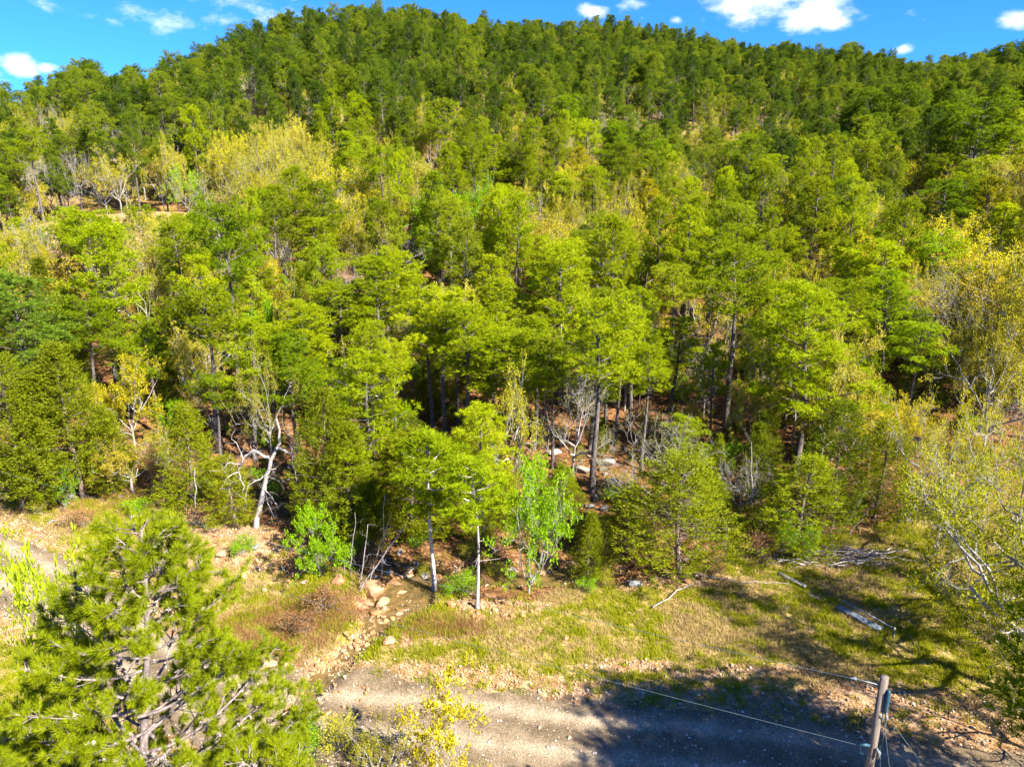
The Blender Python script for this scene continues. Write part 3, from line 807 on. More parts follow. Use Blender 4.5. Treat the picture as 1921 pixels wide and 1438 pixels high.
B1 = (1.25, 1.15, 1.0); B2 = (1.1, 1.05, 1.); D1 = (.6, .7, .9); BL = (.72, .85, 6.0)  # dark tints put shade into pines labelled shaded, bright tints sun into sunlit ones
HAND = [
    # kind, base u, base v, top v, crown width px, variant, tint, label
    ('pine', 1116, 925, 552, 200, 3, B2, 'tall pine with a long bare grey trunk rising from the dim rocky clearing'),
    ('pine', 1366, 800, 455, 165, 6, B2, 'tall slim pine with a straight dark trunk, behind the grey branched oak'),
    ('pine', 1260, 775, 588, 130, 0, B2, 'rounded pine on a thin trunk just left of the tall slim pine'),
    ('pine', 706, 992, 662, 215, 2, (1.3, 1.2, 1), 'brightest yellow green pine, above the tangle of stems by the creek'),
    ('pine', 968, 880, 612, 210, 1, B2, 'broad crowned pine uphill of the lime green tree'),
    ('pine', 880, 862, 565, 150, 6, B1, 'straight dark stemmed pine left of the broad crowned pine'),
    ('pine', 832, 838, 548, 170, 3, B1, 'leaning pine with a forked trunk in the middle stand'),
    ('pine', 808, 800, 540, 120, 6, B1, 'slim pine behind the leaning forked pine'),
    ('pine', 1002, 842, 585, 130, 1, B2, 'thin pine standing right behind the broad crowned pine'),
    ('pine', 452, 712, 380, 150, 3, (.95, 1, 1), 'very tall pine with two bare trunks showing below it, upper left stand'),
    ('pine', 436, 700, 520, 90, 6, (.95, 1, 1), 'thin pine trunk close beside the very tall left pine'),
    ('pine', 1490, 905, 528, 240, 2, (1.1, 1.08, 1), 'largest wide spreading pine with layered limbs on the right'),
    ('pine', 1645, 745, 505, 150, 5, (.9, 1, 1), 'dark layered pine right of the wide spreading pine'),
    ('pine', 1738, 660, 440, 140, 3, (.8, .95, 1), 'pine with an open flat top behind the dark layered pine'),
    ('pine', 75, 830, 512, 230, 5, BL, 'soft blue green pine at the left border'),
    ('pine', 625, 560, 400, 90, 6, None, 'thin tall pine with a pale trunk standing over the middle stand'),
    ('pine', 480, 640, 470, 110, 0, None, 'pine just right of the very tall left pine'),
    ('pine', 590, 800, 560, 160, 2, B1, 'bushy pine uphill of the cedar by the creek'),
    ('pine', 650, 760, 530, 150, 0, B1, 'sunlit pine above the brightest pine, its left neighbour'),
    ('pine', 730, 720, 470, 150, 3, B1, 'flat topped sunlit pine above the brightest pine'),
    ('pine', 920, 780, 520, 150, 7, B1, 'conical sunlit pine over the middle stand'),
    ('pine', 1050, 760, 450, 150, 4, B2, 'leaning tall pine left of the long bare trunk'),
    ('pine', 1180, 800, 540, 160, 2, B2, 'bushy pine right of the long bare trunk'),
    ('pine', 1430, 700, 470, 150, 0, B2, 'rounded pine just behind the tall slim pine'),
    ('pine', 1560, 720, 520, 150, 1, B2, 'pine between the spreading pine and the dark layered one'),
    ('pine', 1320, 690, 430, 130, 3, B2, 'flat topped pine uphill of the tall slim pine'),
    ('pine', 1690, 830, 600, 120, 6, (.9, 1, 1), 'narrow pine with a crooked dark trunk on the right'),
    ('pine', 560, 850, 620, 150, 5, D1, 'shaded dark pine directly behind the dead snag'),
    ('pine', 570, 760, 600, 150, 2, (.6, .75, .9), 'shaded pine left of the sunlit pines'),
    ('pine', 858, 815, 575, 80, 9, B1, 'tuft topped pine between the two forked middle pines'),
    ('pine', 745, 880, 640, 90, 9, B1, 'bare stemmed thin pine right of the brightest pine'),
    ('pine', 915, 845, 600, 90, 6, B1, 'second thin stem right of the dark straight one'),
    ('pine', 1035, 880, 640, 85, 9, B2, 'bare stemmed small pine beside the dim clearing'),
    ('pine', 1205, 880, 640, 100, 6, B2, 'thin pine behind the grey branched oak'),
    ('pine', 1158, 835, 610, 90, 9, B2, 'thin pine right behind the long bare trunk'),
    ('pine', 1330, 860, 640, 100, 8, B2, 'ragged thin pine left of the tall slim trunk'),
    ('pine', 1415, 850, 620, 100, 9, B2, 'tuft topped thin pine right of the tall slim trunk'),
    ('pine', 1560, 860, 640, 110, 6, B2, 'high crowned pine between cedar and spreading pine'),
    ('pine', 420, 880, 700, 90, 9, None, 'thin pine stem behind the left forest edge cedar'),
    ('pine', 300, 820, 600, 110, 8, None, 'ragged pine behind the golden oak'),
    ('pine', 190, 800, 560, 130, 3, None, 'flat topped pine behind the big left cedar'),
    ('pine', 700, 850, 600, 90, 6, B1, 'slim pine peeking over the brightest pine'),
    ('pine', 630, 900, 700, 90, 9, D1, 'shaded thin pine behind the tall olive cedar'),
    ('cedar', 950, 985, 880, 80, 2, None, 'slim young cedar left of the lime green tree'),
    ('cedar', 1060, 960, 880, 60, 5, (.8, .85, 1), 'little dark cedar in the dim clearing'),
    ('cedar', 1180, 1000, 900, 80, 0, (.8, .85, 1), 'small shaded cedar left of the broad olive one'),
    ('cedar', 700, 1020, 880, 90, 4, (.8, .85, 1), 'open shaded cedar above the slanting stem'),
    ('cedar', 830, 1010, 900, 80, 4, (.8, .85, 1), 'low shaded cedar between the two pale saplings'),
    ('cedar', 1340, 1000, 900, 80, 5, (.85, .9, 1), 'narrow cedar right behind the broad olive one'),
    ('thin', 812, 1108, 812, 130, 0, None, 'pine sapling with a pale trunk standing in the creek bank'),
    ('thin', 898, 1142, 852, 115, 1, (.95, 1, 1), 'thin pine sapling with a white straight trunk at the stone heap'),
    ('cedar', 1272, 1068, 852, 225, 3, (1.05, 1.05, 1), 'broad olive cedar at the forest edge beside the fallen sticks'),
    ('cedar', 622, 1020, 722, 135, 1, (1, 1, 1), 'tall olive cedar right of the dead snag'),
    ('cedar', 665, 1030, 790, 130, 4, (.9, .95, 1), 'open cedar between the dead snag and the creek'),
    ('cedar', 775, 1010, 800, 130, 5, (1.1, 1.05, 1), 'cedar behind the pale creek bank sapling'),
    ('cedar', 870, 960, 800, 120, 0, (1, 1, 1), 'small cedar behind the white stemmed sapling'),
    ('cedar', 370, 968, 752, 110, 0, (1, 1, 1), 'cedar at the left forest edge above the stony mound'),
    ('cedar', 437, 985, 850, 85, 5, (1.15, 1.1, 1), 'low green cedar just left of the dead snag'),
    ('cedar', 45, 952, 660, 165, 3, (.85, .88, 1), 'leftmost big olive cedar with bare lower trunk'),
    ('cedar', 88, 945, 700, 120, 2, (.8, .85, 1), 'narrow olive cedar second from the left border'),
    ('cedar', 152, 935, 640, 150, 4, (.9, .9, 1), 'big olive cedar on a pale trunk left of the golden oak'),
    ('cedar', 215, 925, 760, 90, 0, (.95, .95, 1), 'low cedar in front of the golden oak'),
    ('cedar', 1104, 1088, 958, 58, 2, (1.1, 1.1, 1), 'small pointed cedar alone in front of the dim clearing'),
    ('cedar', 1500, 1030, 850, 165, 1, (1.05, 1.1, 1), 'dense green cedar right of the clearing with thin stems below'),
    ('cedar', 1560, 985, 750, 135, 3, (.8, .9, 1), 'dark broad cedar behind the dense green one'),
    ('cedar', 1642, 975, 780, 130, 1, (.95, .95, 1), 'cedar above the brush pile'),
    ('cedar', 1411, 962, 790, 75, 4, (.7, .75, 1), 'sparse thin cedar between the two forest edge cedars'),
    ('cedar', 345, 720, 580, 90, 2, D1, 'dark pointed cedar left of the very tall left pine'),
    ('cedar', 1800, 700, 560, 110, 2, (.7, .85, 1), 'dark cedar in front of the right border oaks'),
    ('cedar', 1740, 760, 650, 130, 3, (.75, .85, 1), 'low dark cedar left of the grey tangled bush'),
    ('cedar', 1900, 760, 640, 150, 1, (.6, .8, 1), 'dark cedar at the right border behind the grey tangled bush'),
    ('lime', 992, 1112, 855, 165, 0, None, 'lime green leafy tree at the forest edge, brightest of all'),
    ('lime', 600, 1085, 958, 115, 1, None, 'bright green bush shaped tree right of the dead snag foot'),
    ('lime', 122, 955, 868, 70, 0, (.8, .85, 1), 'small green tree on a pale stem at the left forest edge'),
    ('lime', 1350, 905, 822, 80, 1, (.95, 1, 1), 'small lime green tree right of the grey branched oak'),
    ('lime', 1490, 1045, 965, 80, 0, (.9, .9, 1), 'low green sapling tree under the dense green cedar'),
    ('lime', 500, 700, 560, 110, 1, (.9, .95, 1), 'lime green tree right of the very tall left pine'),
    ('lime', 325, 830, 750, 60, 1, None, 'small vivid green bush right of the golden oak'),
    ('oak', 255, 850, 655, 145, 4, (1.15, 1.05, .6), 'golden green oak on the left between olive cedars'),
    ('oak', 250, 925, 805, 130, 2, (1.05, .9, 1.5), 'pinkish young oak below the golden one'),
    ('oak', 312, 900, 775, 120, 3, (1.1, .95, 1.6), 'sparse pinkish oak right of the low cedar'),
    ('bare', 1225, 985, 748, 235, 0, None, 'grey branched oak with few leaves behind the broad olive cedar'),
    ('bare', 1385, 975, 842, 120, 1, None, 'small leafless tree of pale twigs right of the broad olive cedar'),
    ('oak', 1840, 860, 560, 220, 1, (1., .95, 1.2), 'tall open oak with buff leaves left of the right border'),
    ('oak', 1930, 820, 430, 230, 5, (1., .95, 1.2), 'tall oak with buff leaves cut by the right border'),
    ('oak', 1590, 890, 722, 140, 2, (1.15, 1.0, 1.), 'yellow leaved oak behind the dense green cedar'),
    ('oak', 1680, 860, 730, 130, 4, (1.1, 1., .8), 'yellow oak left of the grey tangled bush'),
    ('oak', 1800, 960, 790, 170, 3, (1., .95, 1.2), 'pale young oak over the sunlit slope on the right'),
    ('bare', 1875, 830, 735, 85, 1, None, 'round grey tangled bush without leaves near the right border'),
    ('oak', 400, 820, 690, 110, 3, (1.1, .75, 1.), 'reddish thin oak left of the dead snag top'),
    ('oak', 530, 620, 480, 110, 4, (1.2, 1.05, .6), 'golden oak beside the very tall left pine'),
    ('oak', 1300, 850, 740, 120, 1, (1.1, 1., 1.), 'small yellowish oak behind the grey branched oak'),
]
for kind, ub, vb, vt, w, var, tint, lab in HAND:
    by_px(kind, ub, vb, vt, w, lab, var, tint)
# the big oak at the right border, nearer than the forest
plant('big', 20.9, 23.6, 12.0, 11.5, 'large half leafed oak with grey twigs filling the right border', 0, (.85, .92, .6))
plant('big', 24.0, 27.5, 11.0, 9.5, 'oak behind the large right border oak, partly cut off', 5, (.85, .95, .5))
plant('big', 23.0, 34.0, 9.5, 7.5, 'middle sized oak uphill of the right border oak', 1, (1., .95, 1.))
plant('big', 19.8, 20.5, 6.5, 5.5, 'low twiggy oak at the lower right corner', 3, (.9, .95, .8))

def by_top(kind, u, v, h, w, r0, label, variant=None, tint=None):
    """a tree of height h whose top shows at u, v: walk out along the view until the slope carries it"""
    d = ray(u, v); az = math.atan2(d[0], d[1]); te = d[2] / math.hypot(d[0], d[1])
    r = np.arange(r0, float(np.interp(az, _az, _rr)) + 12, 1.0)
    e = np.abs(gz(r * math.sin(az), r * math.cos(az)) + h - (CAM_Z + r * te))
    k = int(np.argmin(e)); k2 = np.where(e < .35)[0]
    k = int(k2[0]) if len(k2) else k
    x, y = r[k] * math.sin(az), r[k] * math.cos(az)
    plant(kind, x, y, h, w, label, variant, tint)


RO = (1.1, .93, 1.5); GO = (1.05, 1.02, .7); PO = (.92, .92, 2.4)  # dark tints on ridge and valley pines also put less sun into crowns
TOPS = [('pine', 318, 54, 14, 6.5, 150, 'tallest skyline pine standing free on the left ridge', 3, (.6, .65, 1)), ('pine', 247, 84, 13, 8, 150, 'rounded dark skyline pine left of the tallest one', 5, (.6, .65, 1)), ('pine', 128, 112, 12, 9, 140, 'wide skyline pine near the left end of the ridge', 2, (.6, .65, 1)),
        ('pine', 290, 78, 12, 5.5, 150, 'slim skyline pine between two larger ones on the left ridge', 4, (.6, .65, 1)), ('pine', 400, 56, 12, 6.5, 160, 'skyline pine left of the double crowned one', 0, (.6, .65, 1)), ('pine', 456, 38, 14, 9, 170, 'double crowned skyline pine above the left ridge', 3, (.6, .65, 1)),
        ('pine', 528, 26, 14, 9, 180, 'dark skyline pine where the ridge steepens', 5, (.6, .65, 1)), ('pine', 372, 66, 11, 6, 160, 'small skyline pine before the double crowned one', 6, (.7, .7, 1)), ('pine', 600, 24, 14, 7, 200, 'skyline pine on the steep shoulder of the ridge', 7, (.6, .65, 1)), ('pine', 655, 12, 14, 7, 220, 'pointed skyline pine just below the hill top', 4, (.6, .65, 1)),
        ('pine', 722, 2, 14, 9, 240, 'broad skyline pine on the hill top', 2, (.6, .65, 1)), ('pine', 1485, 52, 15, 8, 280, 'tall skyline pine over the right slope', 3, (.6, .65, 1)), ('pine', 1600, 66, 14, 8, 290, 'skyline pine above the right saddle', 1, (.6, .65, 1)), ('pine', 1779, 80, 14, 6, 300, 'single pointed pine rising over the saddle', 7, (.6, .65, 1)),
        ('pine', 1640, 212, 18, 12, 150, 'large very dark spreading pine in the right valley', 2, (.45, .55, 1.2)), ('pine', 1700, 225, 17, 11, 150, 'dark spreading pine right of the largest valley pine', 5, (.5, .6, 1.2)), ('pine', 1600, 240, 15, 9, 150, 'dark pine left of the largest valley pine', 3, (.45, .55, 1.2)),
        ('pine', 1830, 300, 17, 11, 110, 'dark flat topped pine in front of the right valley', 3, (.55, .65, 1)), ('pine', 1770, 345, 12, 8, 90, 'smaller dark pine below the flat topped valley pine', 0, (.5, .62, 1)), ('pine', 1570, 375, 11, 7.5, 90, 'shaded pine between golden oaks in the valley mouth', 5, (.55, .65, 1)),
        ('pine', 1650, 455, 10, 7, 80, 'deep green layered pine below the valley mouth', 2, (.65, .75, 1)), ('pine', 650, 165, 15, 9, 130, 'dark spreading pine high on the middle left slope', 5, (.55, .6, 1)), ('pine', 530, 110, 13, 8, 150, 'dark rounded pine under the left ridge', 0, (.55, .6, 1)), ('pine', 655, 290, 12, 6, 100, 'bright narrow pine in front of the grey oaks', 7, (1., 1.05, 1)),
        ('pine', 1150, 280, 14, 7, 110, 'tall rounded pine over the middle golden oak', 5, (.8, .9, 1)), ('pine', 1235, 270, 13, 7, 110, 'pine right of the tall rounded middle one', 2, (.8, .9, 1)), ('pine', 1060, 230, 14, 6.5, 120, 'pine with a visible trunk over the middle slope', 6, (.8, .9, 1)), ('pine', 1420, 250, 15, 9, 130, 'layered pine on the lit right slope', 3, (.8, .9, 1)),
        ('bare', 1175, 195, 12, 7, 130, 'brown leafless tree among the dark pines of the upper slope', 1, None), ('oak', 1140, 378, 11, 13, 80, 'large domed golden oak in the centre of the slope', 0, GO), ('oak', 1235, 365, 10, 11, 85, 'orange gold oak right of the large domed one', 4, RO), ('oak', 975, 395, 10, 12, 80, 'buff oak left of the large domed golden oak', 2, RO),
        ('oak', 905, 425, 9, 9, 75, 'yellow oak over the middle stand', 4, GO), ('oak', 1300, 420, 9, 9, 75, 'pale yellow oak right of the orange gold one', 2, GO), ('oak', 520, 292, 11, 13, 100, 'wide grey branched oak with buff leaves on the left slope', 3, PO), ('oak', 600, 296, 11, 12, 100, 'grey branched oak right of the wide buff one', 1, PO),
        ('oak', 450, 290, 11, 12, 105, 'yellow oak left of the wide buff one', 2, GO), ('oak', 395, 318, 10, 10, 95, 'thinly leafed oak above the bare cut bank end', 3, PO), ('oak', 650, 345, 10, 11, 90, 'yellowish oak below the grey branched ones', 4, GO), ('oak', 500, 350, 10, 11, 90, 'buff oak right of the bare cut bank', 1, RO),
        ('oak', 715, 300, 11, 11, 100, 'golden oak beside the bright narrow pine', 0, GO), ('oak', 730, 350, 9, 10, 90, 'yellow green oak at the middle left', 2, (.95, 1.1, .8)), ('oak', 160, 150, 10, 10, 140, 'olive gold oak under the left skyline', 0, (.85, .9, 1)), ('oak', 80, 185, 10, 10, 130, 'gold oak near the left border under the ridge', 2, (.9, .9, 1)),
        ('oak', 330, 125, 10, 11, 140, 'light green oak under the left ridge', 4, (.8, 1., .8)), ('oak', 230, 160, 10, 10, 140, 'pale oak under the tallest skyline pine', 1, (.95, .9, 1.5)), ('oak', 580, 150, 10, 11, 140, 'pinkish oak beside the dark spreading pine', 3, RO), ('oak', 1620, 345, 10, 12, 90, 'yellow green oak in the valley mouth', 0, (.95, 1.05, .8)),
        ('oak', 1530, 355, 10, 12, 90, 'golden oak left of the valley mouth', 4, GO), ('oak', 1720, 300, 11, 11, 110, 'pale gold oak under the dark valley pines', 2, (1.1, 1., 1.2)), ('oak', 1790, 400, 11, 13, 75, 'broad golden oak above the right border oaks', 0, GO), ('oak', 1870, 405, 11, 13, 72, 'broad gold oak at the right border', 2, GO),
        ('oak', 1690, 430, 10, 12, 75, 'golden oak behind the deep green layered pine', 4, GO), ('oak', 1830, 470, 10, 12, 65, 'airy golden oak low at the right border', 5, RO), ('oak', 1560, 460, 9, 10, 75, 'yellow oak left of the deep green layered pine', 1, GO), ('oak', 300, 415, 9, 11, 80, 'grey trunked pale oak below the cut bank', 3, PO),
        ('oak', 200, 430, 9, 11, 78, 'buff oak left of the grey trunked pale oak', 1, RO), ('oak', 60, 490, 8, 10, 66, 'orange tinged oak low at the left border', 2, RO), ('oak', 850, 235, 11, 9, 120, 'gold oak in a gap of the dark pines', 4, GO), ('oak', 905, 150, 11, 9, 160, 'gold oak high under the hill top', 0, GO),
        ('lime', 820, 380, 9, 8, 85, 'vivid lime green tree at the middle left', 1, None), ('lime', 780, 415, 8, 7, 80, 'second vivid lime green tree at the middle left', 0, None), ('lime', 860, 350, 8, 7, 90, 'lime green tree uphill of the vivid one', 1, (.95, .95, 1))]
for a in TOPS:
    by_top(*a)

# ------------------------------------------------------------------ the forest on the slope
OAK_ZONES = [(550, 325, 220, 62, .85), (330, 170, 130, 40, .38), (80, 220, 110, 50, .45), (700, 350, 120, 60, .5), (960, 410, 130, 60, .75), (1140, 420, 90, 50, .9), (1240, 370, 90, 50, .5),
             (1300, 330, 60, 40, .5), (1640, 400, 120, 50, .5), (1800, 470, 170, 60, .9), (250, 450, 180, 70, .55), (60, 470, 80, 60, .3), (840, 250, 60, 30, .4), (1060, 230, 60, 50, .35), (900, 160, 50, 30, .25), (1500, 130, 300, 40, .12), (1830, 240, 60, 40, .4), (560, 420, 90, 50, .4)]
LIME_ZONES = [(800, 380, 70, 50, .35), (850, 350, 60, 40, .3), (640, 520, 80, 40, .25), (340, 370, 40, 20, .4)]


def zone_strength(u, v):
    return max(k * math.exp(-((u - a) / c) ** 2 * .7 - ((v - b) / d) ** 2 * .7) for a, b, c, d, k in OAK_ZONES)


def kind_at(u, v, rnd):
    po = .32 if v > 210 else .12
    for a, b, c, d, k in OAK_ZONES:
        po = max(po, k * math.exp(-((u - a) / c) ** 2 * .7 - ((v - b) / d) ** 2 * .7))
    pl = .01
    for a, b, c, d, k in LIME_ZONES:
        pl = max(pl, k * math.exp(-((u - a) / c) ** 2 - ((v - b) / d) ** 2))
    if v < 130:
        po *= .4
    if rnd < pl:
        return 'lime'
    rnd = (rnd - pl) / (1 - pl)
    po = min(po * 1.15, .92)
    if rnd < po:
        return 'oak' if rnd > po * .20 else 'bare'
    rest = (rnd - po) / (1 - po)
    pc = .22 if v > 350 else .10
    if u < 400 and v > 350:
        pc = .3
    return 'cedar' if rest < pc else 'pine'


cands = []
rs = np.random.RandomState(99)
gx = np.arange(-190, 260, 3.65)
gy = np.arange(36, 345, 3.65)
for X in gx:
    for Y in gy:
        x = X + rs.uniform(-2., 2.); y = Y + rs.uniform(-2., 2.); rnd, r2, r3, r4 = rs.rand(4)
        r = math.hypot(x, y); a = math.atan2(x, y)
        if abs(a) > R(42) or y < float(edge_y(x)) + 3 or r > np.interp(a, _az, _rr) + 14:
            continue
        cands.append((x, y, rnd, r2, r3, r4, r, a))
cz = gz(np.array([c[0] for c in cands]), np.array([c[1] for c in cands]))
CLEAR = [(850, 800, 3.4), (900, 830, 2.6), (790, 830, 2.4), (1050, 870, 3.0), (1150, 880, 2.6), (1100, 975, 2.6), (1060, 1000, 2.), (1400, 1000, 2.6), (1470, 990, 2.), (490, 960, 5.2), (1720, 930, 3.5), (1680, 980, 3), (730, 1040, 2.), (1380, 930, 2)]
CLEAR_W = [(*at(u, v)[:2], r_) for u, v, r_ in [(a_, b_, c_ * .72) for a_, b_, c_ in CLEAR]]
SEL = []
for (x, y, rnd, r2, r3, r4, r, a), z in zip(cands, cz):
    if any((x - px) ** 2 + (y - py) ** 2 < (1.9 if r < 75 else 1.7) ** 2 for px, py, cw, kd in PLACED):
        continue
    if any((x - px) ** 2 + (y - py) ** 2 < q * q for px, py, q in CLEAR_W):
        continue
    rb = 108 + 3 * math.sin(a * 20)
    if a < R(-23.5) and rb - 6.0 < r < rb + 4.0:
        continue
    u, v, f = project(x, y, z + 8)
    kd = kind_at(float(u), float(v), rnd)
    zo = zone_strength(float(u), float(v))
    if a < R(-22) and rb - 9 < r < rb - 5:
        continue
    gb = .8 + .4 * r3
    if kd == 'pine':
        h = (9.5 + 5.8 * r3) * (1 - .12 * zo); w = 3.4 + 2.2 * r2
        if r4 > .8:
            h *= .62; w *= .75
        if r < 58:
            h *= .8
    elif kd == 'cedar':
        h = 4.5 + 5 * r3; w = 2.4 + 1.9 * r2
    elif kd in ('oak', 'bare'):
        h = (7.5 + 3.5 * r3) * (1 + .15 * zo); w = 4.6 + 3.4 * r2
    else:
        h = 6 + 3 * r3; w = 4 + 2 * r2
    if a < R(-22) and rb - 60 < r < rb:        # lower growth in front of the cut bank
        h = min(h, max(3.0, above((x, y, float(z)), 378 + 40 * r3))); w = min(w, h * .75)
    SEL.append((r, kd, x, y, float(z), h, w, r4, float(u), float(v)))
SEL.sort()

r_y = np.random.RandomState(31)
for _ in range(150):
    x, y = r_y.uniform(-34, 38), r_y.uniform(34, 66)
    if abs(math.atan2(x, y)) > R(38) or y < float(edge_y(x)) + 2.0 or any((x - a) ** 2 + (y - b) ** 2 < 1.6 for a, b, c_, k_ in PLACED):
        continue
    z = float(gz(x, y)); u, v, f = [float(q) for q in project(x, y, z + 2)]
    q = r_y.rand(); h = r_y.uniform(2.2, 4.8)
    SEL.append((math.hypot(x, y), 'cedar' if q < .5 else ('pine' if q < .7 else ('oak' if q < .9 else 'lime')), x, y, z, h, h * r_y.uniform(.35, .6), r_y.rand(), u, v))
SEL.sort()

# label vocabulary: where on the slope, how it looks
COLS = [(160, 'left border'), (420, 'left side'), (700, 'left of middle'), (960, 'middle left'), (1220, 'middle right'), (1480, 'right of middle'), (1700, 'right valley'), (9999, 'right border')]
ROWS = [(130, 'below the skyline'), (230, 'high up'), (330, 'above mid slope'), (430, 'at mid slope'), (540, 'below mid slope'), (9999, 'low on the slope')]
SHAPE = {'pine': ['evenly rounded', 'open and airy', 'broad based', 'flat topped', 'narrow leaning', 'wide many limbed', 'high crowned', 'conical', 'ragged leaning', 'tuft topped bare stemmed'],
         'cedar': ['dense pointed', 'broad dense', 'slim spire like', 'squat broad', 'loose ragged', 'columnar'],
         'oak': ['leafy golden', 'thinly leafed', 'full crowned', 'half bare', 'thick leafed', 'wide spreading'], 'bare': ['pale twigged', 'grey twigged'], 'lime': ['loose lime green', 'dense lime green']}
NOUN = {'pine': 'pine', 'cedar': 'cedar', 'oak': 'oak', 'bare': 'leafless tree', 'lime': 'leafy tree'}


def describe(kd, var, h, u, v):
    c = next(t for m_, t in COLS if u < m_); q = next(t for m_, t in ROWS if v < m_)
    size = {'pine': (11.0, 13.2), 'cedar': (6.3, 8), 'oak': (8.6, 10), 'bare': (8.6, 10), 'lime': (7, 8.2)}[kd]
    s = 'short' if h < size[0] else ('medium' if h < size[1] else 'tall')
    return f'{s} {SHAPE[kd][var]} {NOUN[kd]} {q}, {c}', f'{NOUN[kd]}s {q} {c}'


LIMIT = {'pine': 296 - sum(1 for p in PLACED if p[3] in ('pine', 'thin')), 'cedar': 290 - sum(1 for p in PLACED if p[3] == 'cedar'), 'oak': 290 - sum(1 for p in PLACED if p[3] in ('oak', 'big')), 'bare': 280, 'lime': 280}
count = {k: 0 for k in LIMIT}
REST = {k: [] for k in LIMIT}
for (r, kd, x, y, z, h, w, r4, u, v) in SEL:
    var = int(r4 * 9973) % len(PROTO[kd])
    inview = -60 < u < 1980
    if not inview or count[kd] >= LIMIT[kd]:
        REST[kd].append((x, y, z, h, w, var, r4)); continue
    count[kd] += 1
    lab, grp = describe(kd, var, h, u, v)
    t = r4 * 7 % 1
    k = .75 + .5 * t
    fade = min(max((r - 70) / 120, 0), 1)       # pines tinted darker upslope, partly to put weaker sun into the needles
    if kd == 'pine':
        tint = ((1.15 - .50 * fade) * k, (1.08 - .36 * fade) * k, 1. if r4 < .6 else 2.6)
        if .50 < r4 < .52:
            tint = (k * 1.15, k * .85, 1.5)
    elif kd == 'cedar':
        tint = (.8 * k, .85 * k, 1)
    elif kd == 'oak':
        tint = (k * 1.05, k, .6 + 1.6 * ((r4 * 13) % 1))
    else:
        tint = (k, k, 1)
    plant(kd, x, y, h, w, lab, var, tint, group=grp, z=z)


def forest(name, label, cat, items, protos):
    """one object: thousands of far trees too many to single out, instanced on its points"""
    me = bpy.data.meshes.new(name)
    me.vertices.add(len(items)); me.vertices.foreach_set('co', np.array([(i[0], i[1], i[2] - .05) for i in items], np.float32).ravel())
    for an, tp, vals in (('variant', 'INT', [i[5] for i in items]), ('turn', 'FLOAT', [i[6] * 97 % 6.28 for i in items])):
        a_ = me.attributes.new(an, tp, 'POINT'); a_.data.foreach_set('value', np.array(vals, np.int32 if tp == 'INT' else np.float32))
    sv = me.attributes.new('size', 'FLOAT_VECTOR', 'POINT')
    sv.data.foreach_set('vector', np.array([(i[4] / (2 * protos[i[5]][1]), i[4] / (2 * protos[i[5]][1]), i[3] / protos[i[5]][2]) for i in items], np.float32).ravel())
    ng = bpy.data.node_groups.new(name, 'GeometryNodeTree')
    ng.interface.new_socket('Geometry', in_out='INPUT', socket_type='NodeSocketGeometry')
    ng.interface.new_socket('Geometry', in_out='OUTPUT', socket_type='NodeSocketGeometry')
    n, l = ng.nodes, ng.links
    gi, go = n.new('NodeGroupInput'), n.new('NodeGroupOutput')
    g2i = n.new('GeometryNodeGeometryToInstance')
    for p in reversed(protos):
        oi = n.new('GeometryNodeObjectInfo'); oi.inputs['Object'].default_value = p[0]; oi.inputs['As Instance'].default_value = False
        l.new(oi.outputs['Geometry'], g2i.inputs[0])
    iop = n.new('GeometryNodeInstanceOnPoints'); iop.inputs['Pick Instance'].default_value = True

    def attr(an, dt):
        a_ = n.new('GeometryNodeInputNamedAttribute'); a_.data_type = dt; a_.inputs['Name'].default_value = an
        return [s for s in a_.outputs if s.enabled and s.name == 'Attribute'][0]
    cx = n.new('ShaderNodeCombineXYZ'); l.new(attr('turn', 'FLOAT'), cx.inputs['Z'])
    e2r = n.new('FunctionNodeEulerToRotation'); l.new(cx.outputs[0], e2r.inputs[0])
    l.new(gi.outputs[0], iop.inputs['Points']); l.new(g2i.outputs[0], iop.inputs['Instance'])
    l.new(attr('variant', 'INT'), iop.inputs['Instance Index']); l.new(e2r.outputs[0], iop.inputs['Rotation']); l.new(attr('size', 'FLOAT_VECTOR'), iop.inputs['Scale'])
    l.new(iop.outputs[0], go.inputs[0])
    o = link(name, me); md = o.modifiers.new('trees', 'NODES'); md.node_group = ng
    tag(o, label, cat, kind='stuff')
    return o


def joined(tm, cm, mat=None):
    """trunk and crown as one mesh object that only the forest refers to"""
    parts = [m_ for m_ in (tm, cm) if m_]
    g = Geo(); idx = []; mats = []
    for k, m_ in enumerate(parts):
        V = np.empty(len(m_.vertices) * 3, np.float32); m_.vertices.foreach_get('co', V)
        L = np.empty(len(m_.loops), np.int32); m_.loops.foreach_get('vertex_index', L)
        g.add(V.reshape(-1, 3), L.reshape(-1, 3)); idx += [k] * (len(L) // 3)
        mats.append(m_.materials[0] if (k == 0 or mat is None) else mat)
    return bpy.data.objects.new('far_tree', g.mesh('far_tree', None, False, mats, idx))


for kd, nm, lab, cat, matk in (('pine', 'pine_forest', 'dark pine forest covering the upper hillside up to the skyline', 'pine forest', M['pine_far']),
                         ('cedar', 'cedar_forest', 'far cedars scattered through the upper forest', 'cedar forest', None),
                         ('oak', 'oak_forest', 'far yellow green oaks scattered through the upper forest', 'oak forest', None),
                         ('bare', 'bare_forest', 'far leafless trees scattered through the upper forest', 'bare trees', None),
                         ('lime', 'leafy_forest', 'far lime green trees scattered through the upper forest', 'leafy trees', None)):
    if len(REST[kd]) < 4:
        continue
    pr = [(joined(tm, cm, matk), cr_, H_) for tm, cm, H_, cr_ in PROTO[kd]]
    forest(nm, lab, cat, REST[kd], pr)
print('FOREST', count, {k: len(v) for k, v in REST.items()})
